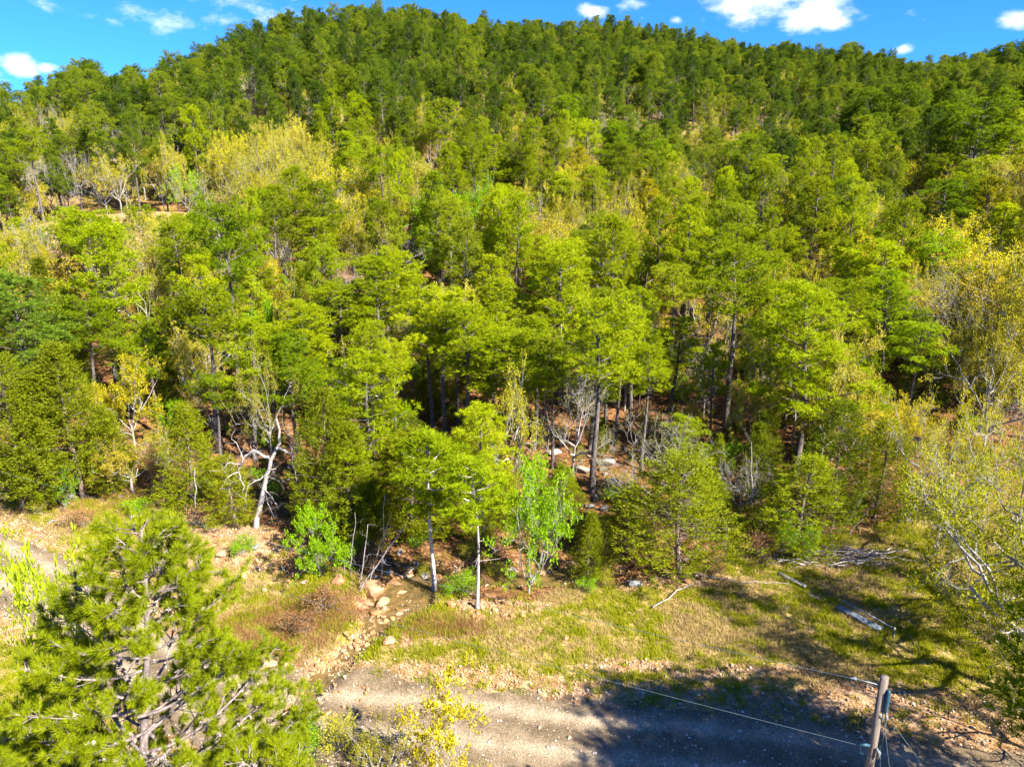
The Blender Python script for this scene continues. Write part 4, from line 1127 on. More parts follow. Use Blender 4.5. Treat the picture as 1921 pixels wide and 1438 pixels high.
#TAIL
# ------------------------------------------------------------------ near trees at the bottom of the picture
def make_brush_pine(seed, H, lean, z0, rmax, limbs, needles=96, nl=.165, nw=.011):
    """pine seen close: separate needle brushes at the ends of the twigs, cones and bare grey limbs between"""
    rs = np.random.RandomState(seed)
    gt, gc, gk = Geo(), Geo(), Geo()
    zz = np.linspace(-.4, H * .985, 16); t = zz / H
    bx = lean * t + .09 * np.sin(t * 9); by = .07 * np.cos(t * 8)
    tube(gt, np.stack([bx, by, zz], -1), .155 * (1 - t) ** .8 + .018, 9)
    ga = .6
    br_p, br_d = [], []
    for k in range(limbs):
        q = (k + rs.uniform(0, .8)) / limbs
        z = z0 + (H * .97 - z0) * q; ga += 2.4 + rs.normal(0, .3)
        L = rmax * (1 - q) ** 1.0 * rs.uniform(.7, 1.15) + .35
        o = np.array([np.interp(z, zz, bx), np.interp(z, zz, by), z])
        d = np.array([math.cos(ga), math.sin(ga), 0]); side = np.array([-d[1], d[0], 0]); e = .12 + .6 * q + rs.uniform(-.1, .15)
        P = lambda s: o + d * L * s + np.array([0, 0, L * e * s ** 1.5]) + side * .12 * L * math.sin(s * 3 + k)
        ss = np.linspace(0, 1, 7)
        tube(gt, [P(s) for s in ss], np.linspace(.014 + .011 * L, .008, 7), 6)
        nb = int(5 + L * 4.4)
        for j in range(nb):
            s = .28 + .72 * (j + rs.rand()) / nb; b = P(s); l2 = (.25 + .5 * (1 - s) * L * .5) * rs.uniform(.6, 1.3) + .12
            d2 = unit(d * .7 + side * rs.choice([-1, 1]) * rs.uniform(.3, 1.1) + np.array([0, 0, rs.uniform(-.1, .6)]))
            m_ = b + d2 * l2 * .5 + np.array([0, 0, .02]); e_ = b + d2 * l2 + np.array([0, 0, .08 * l2])
            tube(gt, [b, m_, e_], [.013, .009, .007], 4)
            br_p.append(e_); br_d.append(unit(d2 + [0, 0, .5]))
            for _ in range(rs.randint(2, 5)):
                d3 = unit(d2 + rs.normal(0, .65, 3) + np.array([0, 0, .25])); b3 = b + (e_ - b) * rs.uniform(.35, .9); l3 = rs.uniform(.15, .32)
                tube(gt, [b3, b3 + d3 * l3], [.008, .006], 3)
                br_p.append(b3 + d3 * l3); br_d.append(unit(d3 + [0, 0, .4]))
            if rs.rand() < .35:
                c = b + rs.normal(0, .05, 3); dirs = rand_dirs(rs, 14); nr = rand_dirs(rs, 14)
                blades(gk, np.repeat([c], 14, 0), dirs, nr, .06, .045)
        br_p.append(P(1)); br_d.append(unit(d + [0, 0, .6]))
    br_p.append(np.array([bx[-1], by[-1], H])); br_d.append(np.array([0, 0, 1.]))
    bp, bd = np.array(br_p), np.array(br_d)
    n = len(bp)
    D = np.repeat(bd, needles, 0)
    sh = np.tile(np.linspace(-.12, .03, needles), n)[:, None]
    dirs = unit(D * .85 + rand_dirs(rs, n * needles) * .8)
    B = np.repeat(bp, needles, 0) + D * sh
    nr = unit(rs.normal(0, .8, dirs.shape) + np.array([0, 0, .7]))
    blades(gc, B, dirs, nr, nl * rs.uniform(.75, 1.15, len(B)), nw)
    return gt.mesh('trunk', M['near_bark'], True), gc.mesh('crown', M['brush']), gk.mesh('cones', M['cone'])


M['brush'] = foliage_mat('pine_needles_near', (.09, .13, .003), (.25, .30, .004), (.44, .45, .010), .44, 0)
M['near_bark'] = rough_mat('pine_bark_near', (.07, .055, .055), (.22, .175, .165), (.40, .34, .32), 9, stretch=(1, 1, .5), bump=.9)
M['cone'] = rough_mat('pine_cone', (.16, .12, .10), (.34, .28, .26), (.50, .44, .42), 20)


def near_pine(x, y, H, lean, z0, rmax, limbs, seed, label):
    o = bpy.data.objects.new('pine_tree', None); col.objects.link(o); o.location = (x, y, float(gz(x, y)))
    a, b, c = make_brush_pine(seed, H, lean, z0, rmax, limbs)
    link('trunk', a, o); link('crown', b, o); tag(link('pine_cones', c, o), kind='stuff')
    tag(o, label, 'pine tree', 'pine trees near the camera')


near_pine(-8.75, 12.2, 14.0, 1.55, 3.3, 4.8, 80, 5, 'big near pine at the lower left with single needle brushes and cones')
near_pine(-11.2, 10.2, 12.0, .4, 2.5, 3.6, 62, 6, 'second near pine filling the lower left corner')
near_pine(-5.2, 11.0, 9.6, .2, 1.5, 3.3, 56, 8, 'shorter near pine right below the big one at the bottom edge')
random.seed(21)
plant('oak', -11.6, 14.4, 12.2, 4.2, 'yellow green leafy tree at the left edge behind the near pines', 4, (.85, 1.1, .5))
plant('gold', -1.9, 19.3, 5.5, 3.1, 'golden leafed sapling with white stems in front of the road', 0, rot=.6)
plant('oak', -4.3, 19.0, 4.2, 2.4, 'nearly bare thin sapling at the near road edge', 3, (1.2, 1.1, .6))
plant('oak', -1.0, 17.2, 3.4, 2.4, 'small yellow sapling at the bottom edge under the golden one', 4, (1.3, 1.1, .5))
# trees beyond the right border whose shade falls on the road
plant('wide', 17.2, 16.0, 11.5, 8.6, 'tall pine just outside the lower right corner', 0)
plant('wide', 20.8, 13.6, 12.5, 8.6, 'broad pine outside the lower right corner', 0)
plant('wide', 18.8, 12.0, 15.5, 9.6, 'third pine outside the lower right corner, the tallest', 0)
plant('wide', 17.0, 9.6, 14.0, 9.0, 'fourth pine outside the lower right corner, nearest the camera', 0)
plant('cedar', 14.8, 11.6, 6.5, 4.2, 'broad cedar outside the lower right corner', 3)

# ------------------------------------------------------------------ shrubs
SHRUBS = [(560, 1075, 70, 2, 'rusty dry shrub on the creek bank'), (455, 1045, 55, 1, 'green shrub on top of the stony mound'), (640, 1400, 100, 0, 'mixed pale shrub by the near road edge'), (585, 1410, 90, 1, 'green low shrub by the near road edge'),
          (690, 1425, 80, 0, 'yellow green shrub at the foot of the thin sapling'), (150, 990, 60, 2, 'dry brown shrub left of the near pine top'), (80, 965, 50, 0, 'small pale shrub by the left track'),
          (850, 1118, 45, 1, 'small bright shrub at the foot of the pale sapling'), (610, 1150, 80, 2, 'wide rusty shrub left of the boulders'), (560, 1190, 70, 2, 'dry shrub on the left creek bank'),
          (1095, 1110, 45, 1, 'little green shrub under the small pointed cedar'), (1140, 1100, 50, 0, 'yellow shrub right of the small pointed cedar'), (1590, 1030, 60, 0, 'shrub at the left end of the brush pile'),
          (1420, 1040, 60, 2, 'brown shrub left of the brush pile'), (1340, 1075, 50, 2, 'dry shrub by the fallen sticks'), (700, 1060, 70, 2, 'brown shrub above the boulders'), (930, 1090, 60, 0, 'olive shrub behind the stone heap'),
          (380, 990, 60, 2, 'reddish shrub under the left cedar'), (250, 965, 60, 1, 'green shrub at the left forest edge'), (310, 985, 50, 0, 'pale shrub at the left forest edge'), (1210, 1120, 40, 0, 'small shrub on the grass below the broad cedar'),
          (1800, 1010, 60, 0, 'pale shrub uphill of the right border oak'), (1760, 960, 50, 2, 'brown shrub on the sunlit right slope'), (1660, 1010, 50, 0, 'shrub at the right end of the brush pile')]
for u, v, w, var, lab in SHRUBS:
    p = at(u, v); _, _, f = project(*p); wm = w / F * f
    plant('shrub', p[0], p[1], wm * rs.uniform(.55, .85), wm, lab, var)
n_s = 0
for k in range(900):
    x, y = rs.uniform(-34, 38), rs.uniform(30, 64)
    if abs(math.atan2(x, y)) > R(37) or y < edge_y(x) + .3 or n_s >= 260:
        continue
    u, v, f = [float(q) for q in project(x, y, float(gz(x, y)))]
    far = 'by the forest edge' if y < edge_y(x) + 8 else 'deeper among trunks'
    var = rs.randint(3); c = next(t for m_, t in COLS if u < m_)
    w = rs.uniform(.8, 2.2)
    lab = f"{('small', 'large')[int(w > 1.5)]} {('pale', 'green', 'rusty')[var]} undergrowth shrub {far}, {c}"
    plant('shrub', x, y, w * rs.uniform(.5, .9), w, lab, var, (.9, .9, 1), group=f"{('pale', 'green', 'rusty')[var]} shrubs {far} {c}")
    n_s += 1


# ------------------------------------------------------------------ dead snag
def on_y(u, v, y):
    d = ray(u, v); t = y / d[1]
    return np.array([d[0] * t, y, CAM_Z + d[2] * t])


def crooked(g, px, y0, r0, r1, rs, depth=.0, sides=6, sub=3, wob=.03):
    """a limb through photograph points at distance y0, given its own depth and small kinks"""
    P = np.array([on_y(u, v, y0) for u, v in px]); n = len(P)
    t = np.linspace(0, n - 1, (n - 1) * sub + 1)
    Q = np.stack([np.interp(t, range(n), P[:, k]) for k in range(3)], -1)
    Q[:, 1] += depth * t / t[-1]
    Q[1:] += rs.normal(0, wob, Q[1:].shape)
    tube(g, Q, np.linspace(r0, r1, len(Q)), sides)
    return Q


def twigs(g, rs, Q, n, L, r, down=0.):
    for _ in range(n):
        i = rs.randint(1, len(Q)); p = Q[i]; d = unit(rs.normal(0, 1, 3) + np.array([0, 0, down]))
        pts = [p]
        for k in range(4):
            d = unit(d + rs.normal(0, .35, 3)); pts.append(pts[-1] + d * L * rs.uniform(.6, 1.2) / 4)
        tube(g, pts, np.linspace(r, r * .4, 5), 3)
        for q in pts[2:]:
            e = unit(d + rs.normal(0, .7, 3)); tube(g, [q, q + e * L * .3], [r * .5, r * .25], 3)


def build_snag():
    rs = np.random.RandomState(4)
    p = at(480, 990); y0 = p[1]
    root = bpy.data.objects.new('dead_tree', None); col.objects.link(root); root.location = tuple(p)
    off = -p
    def add(name, g):
        for a in g.v:
            a += off
        link(name, g.mesh(name, M['dead_wood'], True), root)
    g = Geo()
    T = crooked(g, [(478, 996), (481, 975), (487, 950), (494, 915), (500, 892), (508, 862), (517, 846), (522, 832), (521, 808), (516, 786)], y0, .18, .045, rs, .2, 9, 3, .02)
    add('trunk', g)
    for br in ([(506, 858), (498, 854), (486, 850), (475, 843), (466, 851), (456, 862), (454, 873), (446, 880), (452, 892), (453, 902), (460, 910), (455, 925)],
               [(475, 843), (481, 838)], [(519, 841), (527, 840), (533, 843), (540, 848), (549, 848), (552, 860), (556, 880), (559, 899)],
               [(550, 848), (547, 830), (549, 816), (544, 800)], [(552, 846), (556, 824), (566, 812)], [(505, 880), (512, 881), (512, 893)],
               [(494, 893), (484, 898), (473, 902), (471, 925)], [(495, 910), (500, 930), (507, 955), (515, 972)], [(497, 918), (510, 930), (520, 945), (526, 951)], [(499, 895), (510, 900), (520, 912)],
               [(456, 862), (450, 840), (436, 825)], [(447, 885), (430, 892), (424, 905)], [(453, 870), (436, 862), (425, 870)]):
        g = Geo(); big = len(br) > 7
        Q = crooked(g, br, y0, .10 if big else .045, .02 if big else .012, rs, rs.uniform(-.9, .9), 5, 2, .04)
        twigs(g, rs, Q, 10 if big else 6, .8, .012)
        add('branch', g)
    tag(root, 'leaning dead snag with bleached bare limbs at the forest edge', 'dead tree')


build_snag()


# ------------------------------------------------------------------ utility pole and cables
def build_pole():
    x0, y0 = 8.85, 14.1; z0 = float(gz(x0, y0))
    root = bpy.data.objects.new('utility_pole', None); col.objects.link(root); root.location = (x0, y0, z0)
    tz = 9.0 - z0
    g = Geo(); tube(g, [(0, 0, -1), (.01, 0, tz * .3), (0, 0, tz * .7), (.02, 0, tz)], [.118, .110, .102, .095], 16, cap=True); link('pole', g.mesh('pole', M['pole_wood'], True), root)
    g = Geo(); tube(g, [(-.09, .0, tz - .22), (-.35, .04, tz - .17), (-.62, .08, tz - .12)], [.016, .016, .014], 6, True); link('bracket', g.mesh('bracket', M['galv'], True), root)
    g = Geo(); tube(g, [(-.60, .08, tz - .12), (-.64, .085, tz - .115), (-.66, .085, tz - .112), (-.76, .09, tz - .10)], [.028, .045, .028, .02], 8, True); link('insulator', g.mesh('insulator', M['galv'], True), root)
    g = Geo(); tube(g, [(.10, -.10, tz - .28), (.10, -.11, tz - .34), (.10, -.11, tz - .84), (.10, -.10, tz - .92)], [.035, .055, .055, .03], 10, True); link('cable_guard', g.mesh('cable_guard', M['dark_plastic'], True), root)
    g = Geo(); tube(g, [(.12, -.12, tz - .92), (.14, -.14, tz - 1.05), (.12, -.13, tz - 1.2)], [.02, .03, .018], 6, True); link('clamp', g.mesh('clamp', M['galv'], True), root)
    g = Geo(); box(g, (-.22, -.02, tz - 1.93), (.26, .06, .07)); tube(g, [(-.32, -.02, tz - 1.95), (-.30, -.04, tz - 2.15), (-.12, -.08, tz - 2.22), (.02, -.15, tz - 2.15)], .011, 4); link('lower_bracket', g.mesh('lower_bracket', M['dark_plastic']), root)
    g = Geo(); tube(g, [(.02, -.13, tz - 1.93), (.07, -.17, tz - 2.02), (.06, -.16, tz - 2.2)], [.03, .05, .03], 8, True); link('junction_fitting', g.mesh('junction_fitting', M['galv'], True), root)
    g = Geo(); tube(g, [(-.10, .0, tz - .9), (.0, -.12, tz - 1.0), (.14, -.13, tz - 1.12), (.16, -.14, tz - 3.0), (.13, -.12, -.1)], .011, 5); link('down_lead', g.mesh('down_lead', M['cable'], True), root)
    for k, (ax, ay, hz) in enumerate(((14.8, 13.3, .95), (10.3, 13.0, 1.2), (9.3, 12.6, 1.9))):
        az = float(gz(ax, ay)); g = Geo(); tube(g, [(.12, -.1, tz - hz), (ax - x0, ay - y0, az - z0)], .0055, 5); link('guy_wire', g.mesh('guy_wire', M['cable'], True), root)
    tag(root, 'wooden utility pole with a metal side bracket and guy wires at the lower right', 'utility pole')
    for nm, lab, a, b, sag in (('overhead_cable', 'upper overhead cable running left from the pole top bracket', (x0 - .76, y0 + .09, 8.9), (-31, 34.8, 6.9), .35),
                               ('overhead_cable', 'lower overhead cable running left from the lower pole fitting', (x0 - .32, y0 - .02, 7.05), (-31, 34.8, 4.4), .25)):
        a, b = np.array(a), np.array(b); t = np.linspace(0, 1, 60)[:, None]
        P = a + (b - a) * t - np.array([0, 0, 1.]) * sag * 4 * t * (1 - t)
        g = Geo(); tube(g, P, .0045, 6); tag(link(nm, g.mesh(nm, M['cable'], True)), lab, 'cable', 'overhead cables')


build_pole()

# ------------------------------------------------------------------ rocks
def rock_mesh(seed, mat, sub=2, flat=.6):
    import bmesh
    bm = bmesh.new(); bmesh.ops.create_icosphere(bm, subdivisions=sub, radius=.5)
    rs = np.random.RandomState(seed)
    pl = [(unit(rs.normal(0, 1, 3)), rs.uniform(.24, .40)) for _ in range(15)]
    for v in bm.verts:
        p = np.array(v.co)
        for n_, d_ in pl:                      # cleaved faces
            e = p @ n_ - d_
            if e > 0:
                p = p - n_ * e * .97
        p = p * (1 + rs.normal(0, .025)); p[2] *= flat
        v.co = p
    me = bpy.data.meshes.new('rock'); bm.to_mesh(me); bm.free(); me.materials.append(mat)
    return me


RM = {'sand': [rock_mesh(k, M['sandstone'], flat=f_) for k, f_ in zip(range(7), (.6, .75, .5, .65, .8, .4, .55))], 'grey': [rock_mesh(k + 50, M['grey_stone'], flat=f_) for k, f_ in zip(range(5), (.6, .7, .45, .8, .5))]}


def rock(x, y, s, kind, label, group=None, var=0, asp=1.3, rz=0., tint=None, sink=.12, name='rock', tilt=.1, z=None):
    o = link(name, RM[kind][var % len(RM[kind])])
    o.location = (x, y, (float(gz(x, y)) if z is None else z) + s * (.28 - sink)); o.scale = (s * asp ** .5, s / asp ** .5, s)
    o.rotation_euler = (rs.uniform(-tilt, tilt), rs.uniform(-tilt, tilt), rz)
    if tint:
        o.color = (*tint, 1)
    tag(o, label, name, group)


BOULD = [(703, 1110, 56, 'sand', 'biggest pinkish boulder above the pool', 1, 1.3, (1.15, .95, .9)), (688, 1135, 34, 'sand', 'pink slab leaning below the biggest boulder', 5, 1.8, (1.1, .8, .78)), (718, 1134, 34, 'sand', 'pale rounded boulder at the pool edge', 0, 1.1, (1.3, 1.25, 1.15)),
         (705, 1152, 32, 'sand', 'flat orange boulder in the pool', 2, 1.5, (1.15, .95, .7)), (752, 1116, 28, 'sand', 'long pale stone in the pool', 3, 2.2, (1.2, 1.2, 1.1)), (680, 1142, 24, 'sand', 'long reddish stone left of the flat orange boulder', 3, 2.2, (1.1, .85, .75)),
         (636, 1092, 36, 'sand', 'reddish rock at the foot of the slanting stem', 4, 1.2, (.95, .7, .6)), (724, 1167, 20, 'sand', 'yellowish oval stone below the pool', 0, 1.5, (1.2, 1.1, .8)), (737, 1162, 15, 'sand', 'small square stone below the pool', 1, 1.1, (1.2, 1.05, .8)),
         (748, 1153, 20, 'sand', 'long narrow stone right of the pool', 3, 1.9, None), (696, 1168, 16, 'sand', 'little stone in the stream below the pool', 2, 1.5, None), (730, 1206, 34, 'sand', 'pale pinkish boulder on the grass below the pool', 6, 1.5, (1.2, 1.05, 1.)),
         (500, 1252, 52, 'sand', 'pale flat slab half hidden by the near pine', 5, 1.4, (1.35, 1.3, 1.2)), (455, 1080, 24, 'sand', 'square whitish block on the stony mound', 4, 1.1, (1.4, 1.35, 1.35)), (571, 1094, 17, 'sand', 'white stone under the bright green bush', 0, 1.2, (1.4, 1.5, 1.7)),
         (497, 1108, 14, 'sand', 'small white stone right of the mound', 1, 1.2, (1.4, 1.5, 1.6)), (428, 1108, 30, 'sand', 'orange flat rock at the foot of the mound', 2, 1.5, (1.1, .95, .8)), (415, 1042, 28, 'sand', 'pale rock on the mound shoulder', 6, 1.4, (1.2, 1.15, 1.1)),
         (346, 1010, 24, 'grey', 'grey rock behind the near pine top', 0, 1.3, None), (848, 1136, 24, 'sand', 'orange rock left of the stone heap', 1, 1.1, (1.1, .85, .7)), (822, 1088, 30, 'sand', 'orange angular rock under the pale creek sapling', 4, 1.4, (1., .8, .5)),
         (797, 1084, 30, 'grey', 'grey boulder left of the pale creek sapling', 0, 1.2, None), (762, 1084, 30, 'sand', 'pale pointed rock at the creek head', 5, 2.4, (1.2, 1.1, 1.)), (742, 1098, 30, 'sand', 'long brown rock at the creek head', 3, 2.5, (.8, .7, .6)),
         (1190, 1097, 34, 'grey', 'bluish grey flat rock on the grass edge below the broad cedar', 2, 1.7, (.9, 1, 1.1)), (1700, 976, 28, 'grey', 'grey boulder right of the brush pile under the cedars', 3, 1.2, (.8, .9, 1)), (1453, 1043, 18, 'grey', 'grey stone left of the brush pile', 0, 1.3, None),
         (1489, 1040, 24, 'sand', 'brown stone at the left tip of the brush pile', 3, 1.6, (.7, .6, .5)), (1038, 852, 36, 'grey', 'pale flat rock at the top of the dim clearing', 2, 1.8, (1.4, 1.3, 1.2)), (1084, 884, 44, 'grey', 'long grey ledge in the dim clearing', 4, 2.4, None),
         (1132, 872, 44, 'grey', 'grey ledge right of the long bare trunk', 4, 1.8, None), (1064, 905, 40, 'grey', 'dark mossy boulder left of the long bare trunk', 3, 1.2, (.7, .75, .6)), (1150, 905, 30, 'grey', 'small ledge right of the dark trunk foot', 2, 1.9, None),
         (1092, 850, 26, 'grey', 'far stone at the top of the dim clearing', 1, 1.5, (1.2, 1.1, 1)), (60, 936, 34, 'sand', 'pale rock under the leftmost cedar', 0, 1.4, (1.1, 1.1, 1.1)), (130, 934, 26, 'grey', 'grey rock under the narrow olive cedar', 1, 1.3, (1.1, 1.1, 1.2)),
         (614, 1340, 12, 'sand', 'lone white stone on the near road', 0, 1.1, (1.5, 1.5, 1.4)), (790, 1317, 9, 'sand', 'white pebble on the road', 0, 1.1, (1.6, 1.6, 1.5)), (782, 1340, 11, 'sand', 'round white stone on the road', 0, 1.1, (1.6, 1.6, 1.5)),
         (1062, 1198, 17, 'sand', 'pinkish stone in the middle of the grass', 0, 1.3, (1.2, .95, .9)), (1290, 1092, 18, 'sand', 'orange stone by the fallen sticks', 1, 1.2, (1.1, .8, .7)), (480, 1028, 22, 'grey', 'bluish stone below the dead snag', 1, 1.3, (1, 1.05, 1.1)),
         (590, 1040, 26, 'grey', 'grey stone in the shade under the tall cedar', 0, 1.4, (.9, .95, 1)), (1165, 940, 34, 'grey', 'pale stone patch near the grey branched oak foot', 2, 1.6, None), (1000, 1090, 24, 'grey', 'grey boulder under the lime green tree', 3, 1.2, None)]
for u, v, w, kd, lab, var, asp, tint in BOULD:
    p = at(u, v); _, _, f = project(*p); s = w / F * f / asp ** .25
    rock(p[0], p[1], s, kd, lab, None, var, asp, rs.uniform(-.5, .5), tint, name='boulder' if w > 26 else 'stone', z=p[2])


def scatter(n, us, vs, smin, smax, kd, what, group, tint=None, name='stone', asp=1.4, dens=None):
    words = ('pale', 'orange', 'pinkish', 'brown', 'yellowish'); tn = ((1.25, 1.2, 1.15), (1.1, .9, .65), (1.15, .88, .82), (.75, .65, .55), (1.1, 1., .75))
    for k in range(n):
        u = us[0] + (us[1] - us[0]) * rs.rand(); v = vs(u) + rs.normal(0, dens) if callable(vs) else rs.uniform(*vs)
        p = at(u, v); c = rs.randint(5); s = smin * (smax / smin) ** rs.rand()
        shape = ('angular', 'blocky', 'flat', 'long', 'chunky', 'thin', 'rounded')[k % 7]
        tt = tn[c] if kd == 'sand' else (.8 + .1 * c,) * 3
        wd = words[c] if kd == 'sand' else ('dark grey', 'grey', 'mid grey', 'light grey', 'pale grey')[c]
        rock(p[0], p[1], s, kd, f"{('small', 'larger')[int(s > (smin * smax) ** .5)]} {wd} {shape} stone {what}", group, k % 7 if kd == 'sand' else k, rs.uniform(1, asp * 1.2), rs.uniform(0, 3.1), tt, name=name, tilt=.3, z=p[2])


scatter(34, (842, 1000), (1132, 1166), .18, .5, 'sand', 'in the stone heap under the white stemmed sapling', 'stones of the heap at the grass edge')
cv = lambda u: np.interp(u, [p[0] for p in CREEK_PX][::-1], [p[1] for p in CREEK_PX][::-1])
scatter(120, (535, 720), cv, .14, .42, 'sand', 'in the stream bed below the pool', 'stones in the stream bed', dens=12)
scatter(34, (740, 900), cv, .16, .5, 'sand', 'in the shady upper creek', 'stones in the upper creek', dens=7)
scatter(44, (568, 700), (1275, 1350), .10, .30, 'sand', 'on the rubble bank between creek and road', 'rubble bank stones')
scatter(40, (330, 560), (1020, 1110), .14, .40, 'sand', 'on the stony mound left of the creek', 'stones of the mound')
scatter(34, (1020, 1180), (840, 960), .3, .9, 'grey', 'in the dim rocky clearing', 'stones of the dim clearing')
scatter(18, (690, 960), (1030, 1090), .25, .6, 'grey', 'on the shaded bank behind the creek', 'stones of the shaded bank')
scatter(12, (20, 330), (925, 960), .2, .5, 'grey', 'at the left forest edge', 'stones at the left forest edge')
scatter(16, (1230, 1330), (1085, 1125), .10, .28, 'sand', 'by the fallen sticks', 'stones by the fallen sticks')
scatter(14, (1400, 1800), (960, 1040), .2, .5, 'grey', 'along the right forest edge', 'stones along the right forest edge')


# ------------------------------------------------------------------ boards, sticks, brush pile, slanting stems
def lying(name, u1, v1, u2, v2, w, th, mat, label, cat, lift=.05, tint=None, rz=0):
    a, b = at(u1, v1), at(u2, v2); a[2] += lift; b[2] += lift
    L = np.linalg.norm(b - a); d = (b - a) / L
    o = bpy.data.objects.new(name, None)
    g = Geo(); box(g, (0, 0, 0), (L, w, th), jit=.01)
    o = link(name, g.mesh(name, mat), None, tuple((a + b) / 2)); o.rotation_euler = Vector(d).to_track_quat('X', 'Z').to_euler()
    if tint:
        o.color = (*tint, 1)
    if cat:
        tag(o, label, cat)
    return o


lying('plank', 1459, 1077, 1512, 1103, .20, .06, M['board'], 'upper weathered plank lying in the grass', 'plank', .10)
lying('plank', 1500, 1106, 1536, 1124, .22, .05, M['board'], 'short dark plank between the two longer ones', 'plank', .03, (.55, .55, .6))
lying('metal_sheet', 1570, 1140, 1652, 1184, .42, .03, M['galv'], 'bent grey metal sheet lying beside a long rail', 'metal sheet', .12, (.9, 1, 1.1))
lying('metal_rail', 1578, 1136, 1674, 1188, .05, .05, M['galv'], 'thin grey rail along the metal sheet', 'metal rail', .30, (1.1, 1.1, 1.1))
p = at(1675, 1196); g = Geo(); tube(g, [(0, 0, -.3), (.02, 0, .25), (0, 0, .55)], [.035, .035, .03], 6, True); box(g, (0, .0, .50), (.09, .09, .03))
tag(link('fence_post', g.mesh('fence_post', M['galv']), None, tuple(p)), 'short metal post at the end of the long rail', 'fence post')


def stick(g, a, b, r, rs, wob=.06, tw=0):
    n = 6; t = np.linspace(0, 1, n)[:, None]
    P = np.asarray(a) + (np.asarray(b) - np.asarray(a)) * t; P[1:-1] += rs.normal(0, wob, (n - 2, 3))
    tube(g, P, np.linspace(r, r * .45, n), 5, True)
    if tw:
        twigs(g, rs, P, tw, .5, r * .3)


rk = np.random.RandomState(12)
for (u1, v1, u2, v2, r, nm, lab) in ((1302, 1078, 1375, 1092, .05, 'fallen_branch', 'pale fallen branch lying right of the broad olive cedar'), (1224, 1142, 1300, 1098, .045, 'fallen_branch', 'long bare stick lying diagonally on the leaf littered grass'),
                                  (1370, 1095, 1480, 1098, .03, 'fallen_branch', 'thin stick half buried in grass left of the upper plank'), (1605, 1062, 1672, 1030, .09, 'log', 'pale log on the right side of the brush pile'),
                                  (1500, 1034, 1660, 1036, .05, 'log', 'long straight reddish pole on top of the brush pile'), (765, 1080, 790, 1060, .06, 'fallen_branch', 'dark branch above the creek head'), (1180, 950, 1260, 965, .07, 'log', 'fallen log behind the broad olive cedar'),
                                  (1062, 892, 1105, 880, .08, 'log', 'rotting log beside the long grey ledge'), (90, 985, 120, 972, .05, 'fallen_branch', 'grey stick by the left track')):
    a, b = at(u1, v1), at(u2, v2); a[2] += .12; b[2] += .12; g = Geo(); stick(g, a * 0, b - a, r, rk, .05, 3)
    tag(link(nm, g.mesh(nm, M['dead_wood'], True), None, tuple(a)), lab, nm.replace('_', ' '))
root = bpy.data.objects.new('brush_pile', None); c = at(1560, 1050); root.location = tuple(c); col.objects.link(root)
for k in range(34):
    a = at(rk.uniform(1500, 1650), rk.uniform(1035, 1068)); an = rk.uniform(-.6, .6) + (PI if rk.rand() < .5 else 0); L = rk.uniform(.9, 2.6)
    a[2] += rk.uniform(.05, .5); b = a + np.array([math.cos(an) * L, math.sin(an) * L, rk.uniform(-.2, .45)])
    g = Geo(); stick(g, a - c, b - c, rk.uniform(.018, .045), rk, .07, 5)
    link('stick', g.mesh('stick', M['dead_wood'], True), root)
tag(root, 'brush pile of bleached sticks at the right forest edge', 'brush pile')
STEMS = [((672, 1108), (760, 985), .05, 'pale bare stem slanting right over the creek'), ((676, 1100), (690, 985), .035, 'thin upright stem left of the slanting one'), ((716, 1080), (722, 930), .04, 'straight grey stem under the brightest pine'),
         ((655, 1085), (668, 960), .03, 'thin grey stem over the reddish rock'), ((640, 1090), (655, 1030), .025, 'short leaning stem over the reddish rock'), ((690, 1095), (735, 960), .03, 'second slanting thin stem by the creek'), ((368, 988), (366, 880), .045, 'pale stem under the left cedar'),
         ((376, 985), (362, 965), .03, 'short broken stem beside the pale cedar stem'), ((1576, 1010), (1620, 925), .03, 'slanting bare stem left above the brush pile'), ((1590, 1005), (1640, 940), .03, 'slanting bare stem right above the brush pile'), ((1560, 1015), (1570, 900), .04, 'upright grey stem above the brush pile'),
         ((1410, 985), (1408, 830), .05, 'upright dead stem right of the broad olive cedar'), ((1362, 1050), (1362, 985), .03, 'thin pale stem beside the broad olive cedar'), ((1478, 1035), (1480, 960), .05, 'dark stem of the sapling under the dense green cedar'),
         ((83, 948), (80, 885), .05, 'pale stem under the narrow olive cedar'), ((42, 955), (42, 890), .05, 'dark stem under the leftmost cedar'), ((1700, 985), (1712, 890), .03, 'leaning stem over the right grey boulder'), ((1430, 1010), (1425, 900), .03, 'grey pole thin stem deep in the right clearing')]
for (b_, t_, r, lab) in STEMS:
    p = at(*b_); q = on_y(t_[0], t_[1], p[1] + rk.uniform(-.4, .6)); g = Geo()
    n = 7; tt = np.linspace(0, 1, n)[:, None]; P = (q - p) * tt; P[1:] += rk.normal(0, .035, (n - 1, 3)); P[0][2] -= .2
    tube(g, P, np.linspace(r, r * .4, n), 5); twigs(g, rk, P, 7, .7, r * .22)
    tag(link('dead_sapling', g.mesh('dead_sapling', M['dead_wood'], True), None, tuple(p)), lab, 'dead sapling', 'bare stems at the forest edge')


# ------------------------------------------------------------------ ground cover nobody could count
def near_points(n, x0, x1, y0, y1):
    x = rs.uniform(x0, x1, n); y = rs.uniform(y0, y1, n)
    k = np.abs(np.arctan2(x, y)) < R(41)
    x, y = x[k], y[k]
    lit, bare = cover(x, y)
    d, w = seg_dist(x, y, CREEK, CREEK_W)
    return x, y, lit, bare, seg_dist(x, y, ROAD), d - w


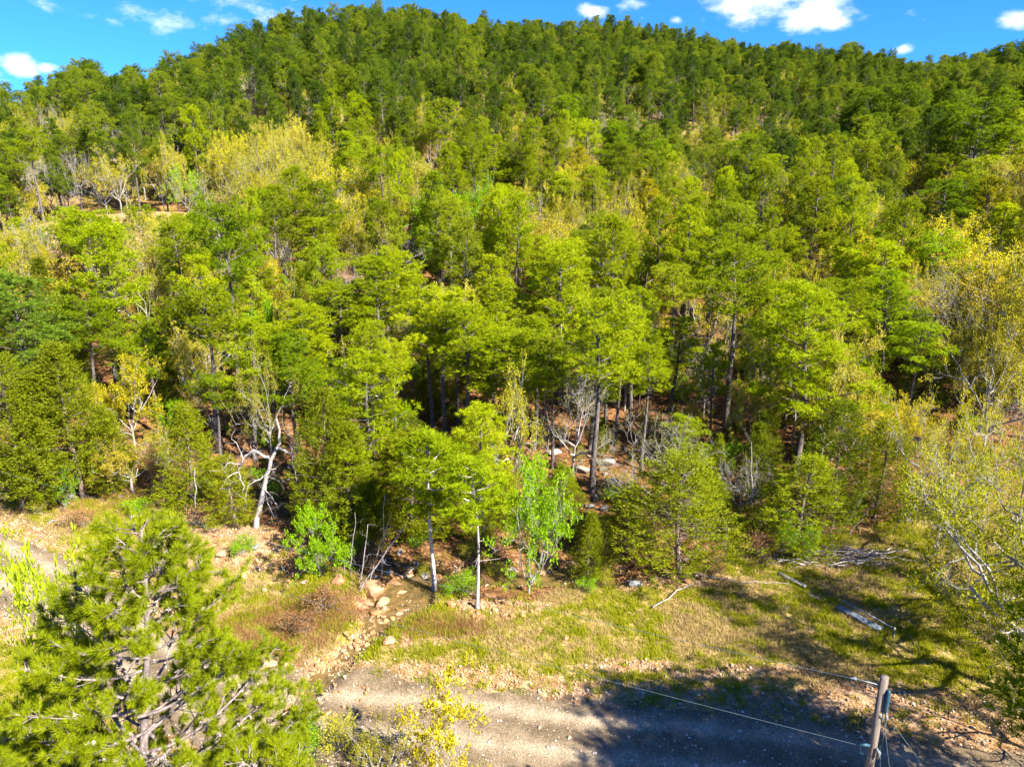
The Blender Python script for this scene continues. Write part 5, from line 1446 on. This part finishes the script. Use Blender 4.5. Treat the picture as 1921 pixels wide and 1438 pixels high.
def tufts(name, label, cat, x, y, per, h, w, mat, spread):
    n = len(x); z = gz(x, y)
    B = np.repeat(np.stack([x, y, z], -1), per, 0); m = len(B)
    sz = np.repeat(rs.uniform(.55, 1.4, n), per)
    B = B + np.stack([rs.normal(0, spread, m), rs.normal(0, spread, m), np.full(m, -.02)], -1) * sz[:, None]
    d = unit(np.stack([rs.normal(0, .55, m), rs.normal(0, .55, m), np.ones(m)], -1))
    nr = unit(rs.normal(0, 1, (m, 3)) + np.array([.5, -.8, .3]))
    g = Geo(); blades(g, B, d, nr, h * sz * rs.uniform(.5, 1.2, m), w)
    tag(link(name, g.mesh(name, mat)), label, cat, kind='stuff')


x, y, lit, bare, dr, dc = near_points(150000, -34, 36, 14, 46)
pat = fbm(x / 2.1, y / 2.1, 3); pat2 = fbm(x / .42 + 40, y / .42, 2); pr = rs.rand(len(x))
k = (lit < .5) & (dr > 2.3) & (dc > .0) & (pr < np.clip(.30 + 1.6 * pat + 2.2 * pat2, .0, 1) * (1 - .93 * bare))
k |= (dr < 3.0) & (dr > 2.0) & (pr < .06 + .4 * (pat2 > .15)) & (pat > 0)
k |= (lit >= .5) & (pr < .05)
idx = np.where(k)[0][:26000]
tufts('grass', 'green grass clumps between forest edge and road', 'grass', x[idx], y[idx], 13, .27, .030, M['grass'], .10)
k = (dr > 2.5) & (dc > .3) & (lit < .7) & (pr > .0) & (pr < np.clip(.30 - 1.2 * pat - 1.0 * pat2, .03, 1) * (1 - .75 * bare))
idx = np.where(k)[0][:15000]
tufts('dry_grass', 'dry straw coloured grass among the green clumps', 'dry grass', x[idx], y[idx], 11, .24, .024, M['straw'], .12)
# rusty dead brush by the stream
cx_, cy_ = flat_xy(600, 1160)
xx = np.concatenate([flat_xy(470, 1215)[0] + rs.normal(0, 2.0, 900), cx_ + rs.normal(0, 1.7, 900), flat_xy(170, 970)[0] + rs.normal(0, 3.0, 800), flat_xy(840, 1190)[0] + rs.normal(0, 1.3, 300)])
yy = np.concatenate([flat_xy(470, 1215)[1] + rs.normal(0, 1.1, 900), cy_ + rs.normal(0, 1.0, 900), flat_xy(170, 970)[1] + rs.normal(0, 1.2, 800), flat_xy(840, 1190)[1] + rs.normal(0, .5, 300)])
m = (seg_dist(xx, yy, CREEK) > 1.0) & (seg_dist(xx, yy, ROAD) > 2.7)
tufts('dead_brush', 'rusty dead brush along the stream and the left bank', 'dead brush', xx[m], yy[m], 16, .34, .016, M['rust'], .14)

x, y, lit, bare, dr, dc = near_points(190000, -48, 50, 28, 72)
pr = rs.rand(len(x))
idx = np.where(((lit > .4) & (pr < .5)) | ((lit <= .4) & (pr < .02 + .10 * bare) & (dr > 2.6)))[0][:52000]
n = len(idx); B = np.stack([x[idx], y[idx], gz(x[idx], y[idx]) + .02], -1)
D = unit(np.stack([rs.normal(0, 1, n), rs.normal(0, 1, n), rs.normal(.15, .25, n)], -1)); N = unit(np.stack([rs.normal(0, .35, n), rs.normal(0, .35, n), np.ones(n)], -1))
g = Geo(); leaves(g, B, D, N, rs.uniform(.10, .20, n), rs.uniform(.07, .13, n))
tag(link('leaf_litter', g.mesh('leaf_litter', M['litter'])), 'brown fallen leaves on the forest floor', 'leaf litter', kind='stuff')

x, y, lit, bare, dr, dc = near_points(150000, -32, 34, 15, 45)
pr = rs.rand(len(x)); pat = fbm(x / 1.4, y / 1.4, 3)
k = ((bare > .35) & (dr > 2.0) & (pr < (bare * .5) * (1 + 1.5 * pat))) | ((dr < 2.2) & (pr < .16)) | ((dc < .5) & (dc > -1) & (pr < .5))
idx = np.where(k)[0][:15000]; n = len(idx)
O8 = np.array([(1, 0, 0), (-1, 0, 0), (0, 1, 0), (0, -1, 0), (0, 0, .8), (0, 0, -.8)], float); F8 = np.array([(0, 2, 4), (2, 1, 4), (1, 3, 4), (3, 0, 4), (2, 0, 5), (1, 2, 5), (3, 1, 5), (0, 3, 5)])
S = (rs.lognormal(-3.35, .45, n))[:, None, None]; S = np.minimum(S, .11)
V = O8[None] * rs.uniform(.6, 1.3, (n, 6, 1)) * S
a = rs.uniform(0, PI, n); V = np.stack([V[..., 0] * np.cos(a)[:, None] - V[..., 1] * np.sin(a)[:, None], V[..., 0] * np.sin(a)[:, None] + V[..., 1] * np.cos(a)[:, None], V[..., 2]], -1)
V = V + np.stack([x[idx], y[idx], gz(x[idx], y[idx]) + .035], -1)[:, None]
g = Geo(); g.add(V.reshape(-1, 3), (np.arange(n)[:, None, None] * 6 + F8[None]).reshape(-1, 3))


def gravel_mat():
    m, n_, l, out = new_mat('gravel_chips')
    geo = n_.new('ShaderNodeNewGeometry'); r = ramp(n_, [(0, (.14, .09, .055)), (.3, (.28, .19, .12)), (.6, (.38, .28, .19)), (1, (.50, .42, .33))]); l.new(geo.outputs['Random Per Island'], r.inputs['Fac'])
    bs = n_.new('ShaderNodeBsdfPrincipled'); bs.inputs['Roughness'].default_value = .9; l.new(r.outputs['Color'], bs.inputs['Base Color']); l.new(bs.outputs[0], out.inputs['Surface'])
    return m


tag(link('gravel', g.mesh('gravel', gravel_mat())), 'loose gravel and rubble chips along road and stream', 'gravel', kind='stuff')

# ------------------------------------------------------------------ labels that came out alike are told apart by their place
def settle_labels():
    by = {}
    for o in col.objects:
        if o.parent is None and 'label' in o and o.get('kind') != 'stuff':
            by.setdefault(o['label'], []).append(o)
    for lab, os_ in by.items():
        if len(os_) < 2:
            continue
        os_.sort(key=lambda o: float(project(*o.location)[0]))
        names = {2: ['left one', 'right one'], 3: ['leftmost', 'middle one', 'rightmost'], 4: ['leftmost', 'second from left', 'third from left', 'rightmost']}.get(len(os_))
        if not names:
            names = ['leftmost'] + [f'{w} from left' for w in ('second', 'third', 'fourth', 'fifth', 'sixth', 'seventh', 'eighth', 'ninth', 'tenth', 'eleventh', 'twelfth')[:len(os_) - 2]] + ['rightmost']
        for o, nm in zip(os_, names):
            o['label'] = f'{lab}, {nm}'


settle_labels()
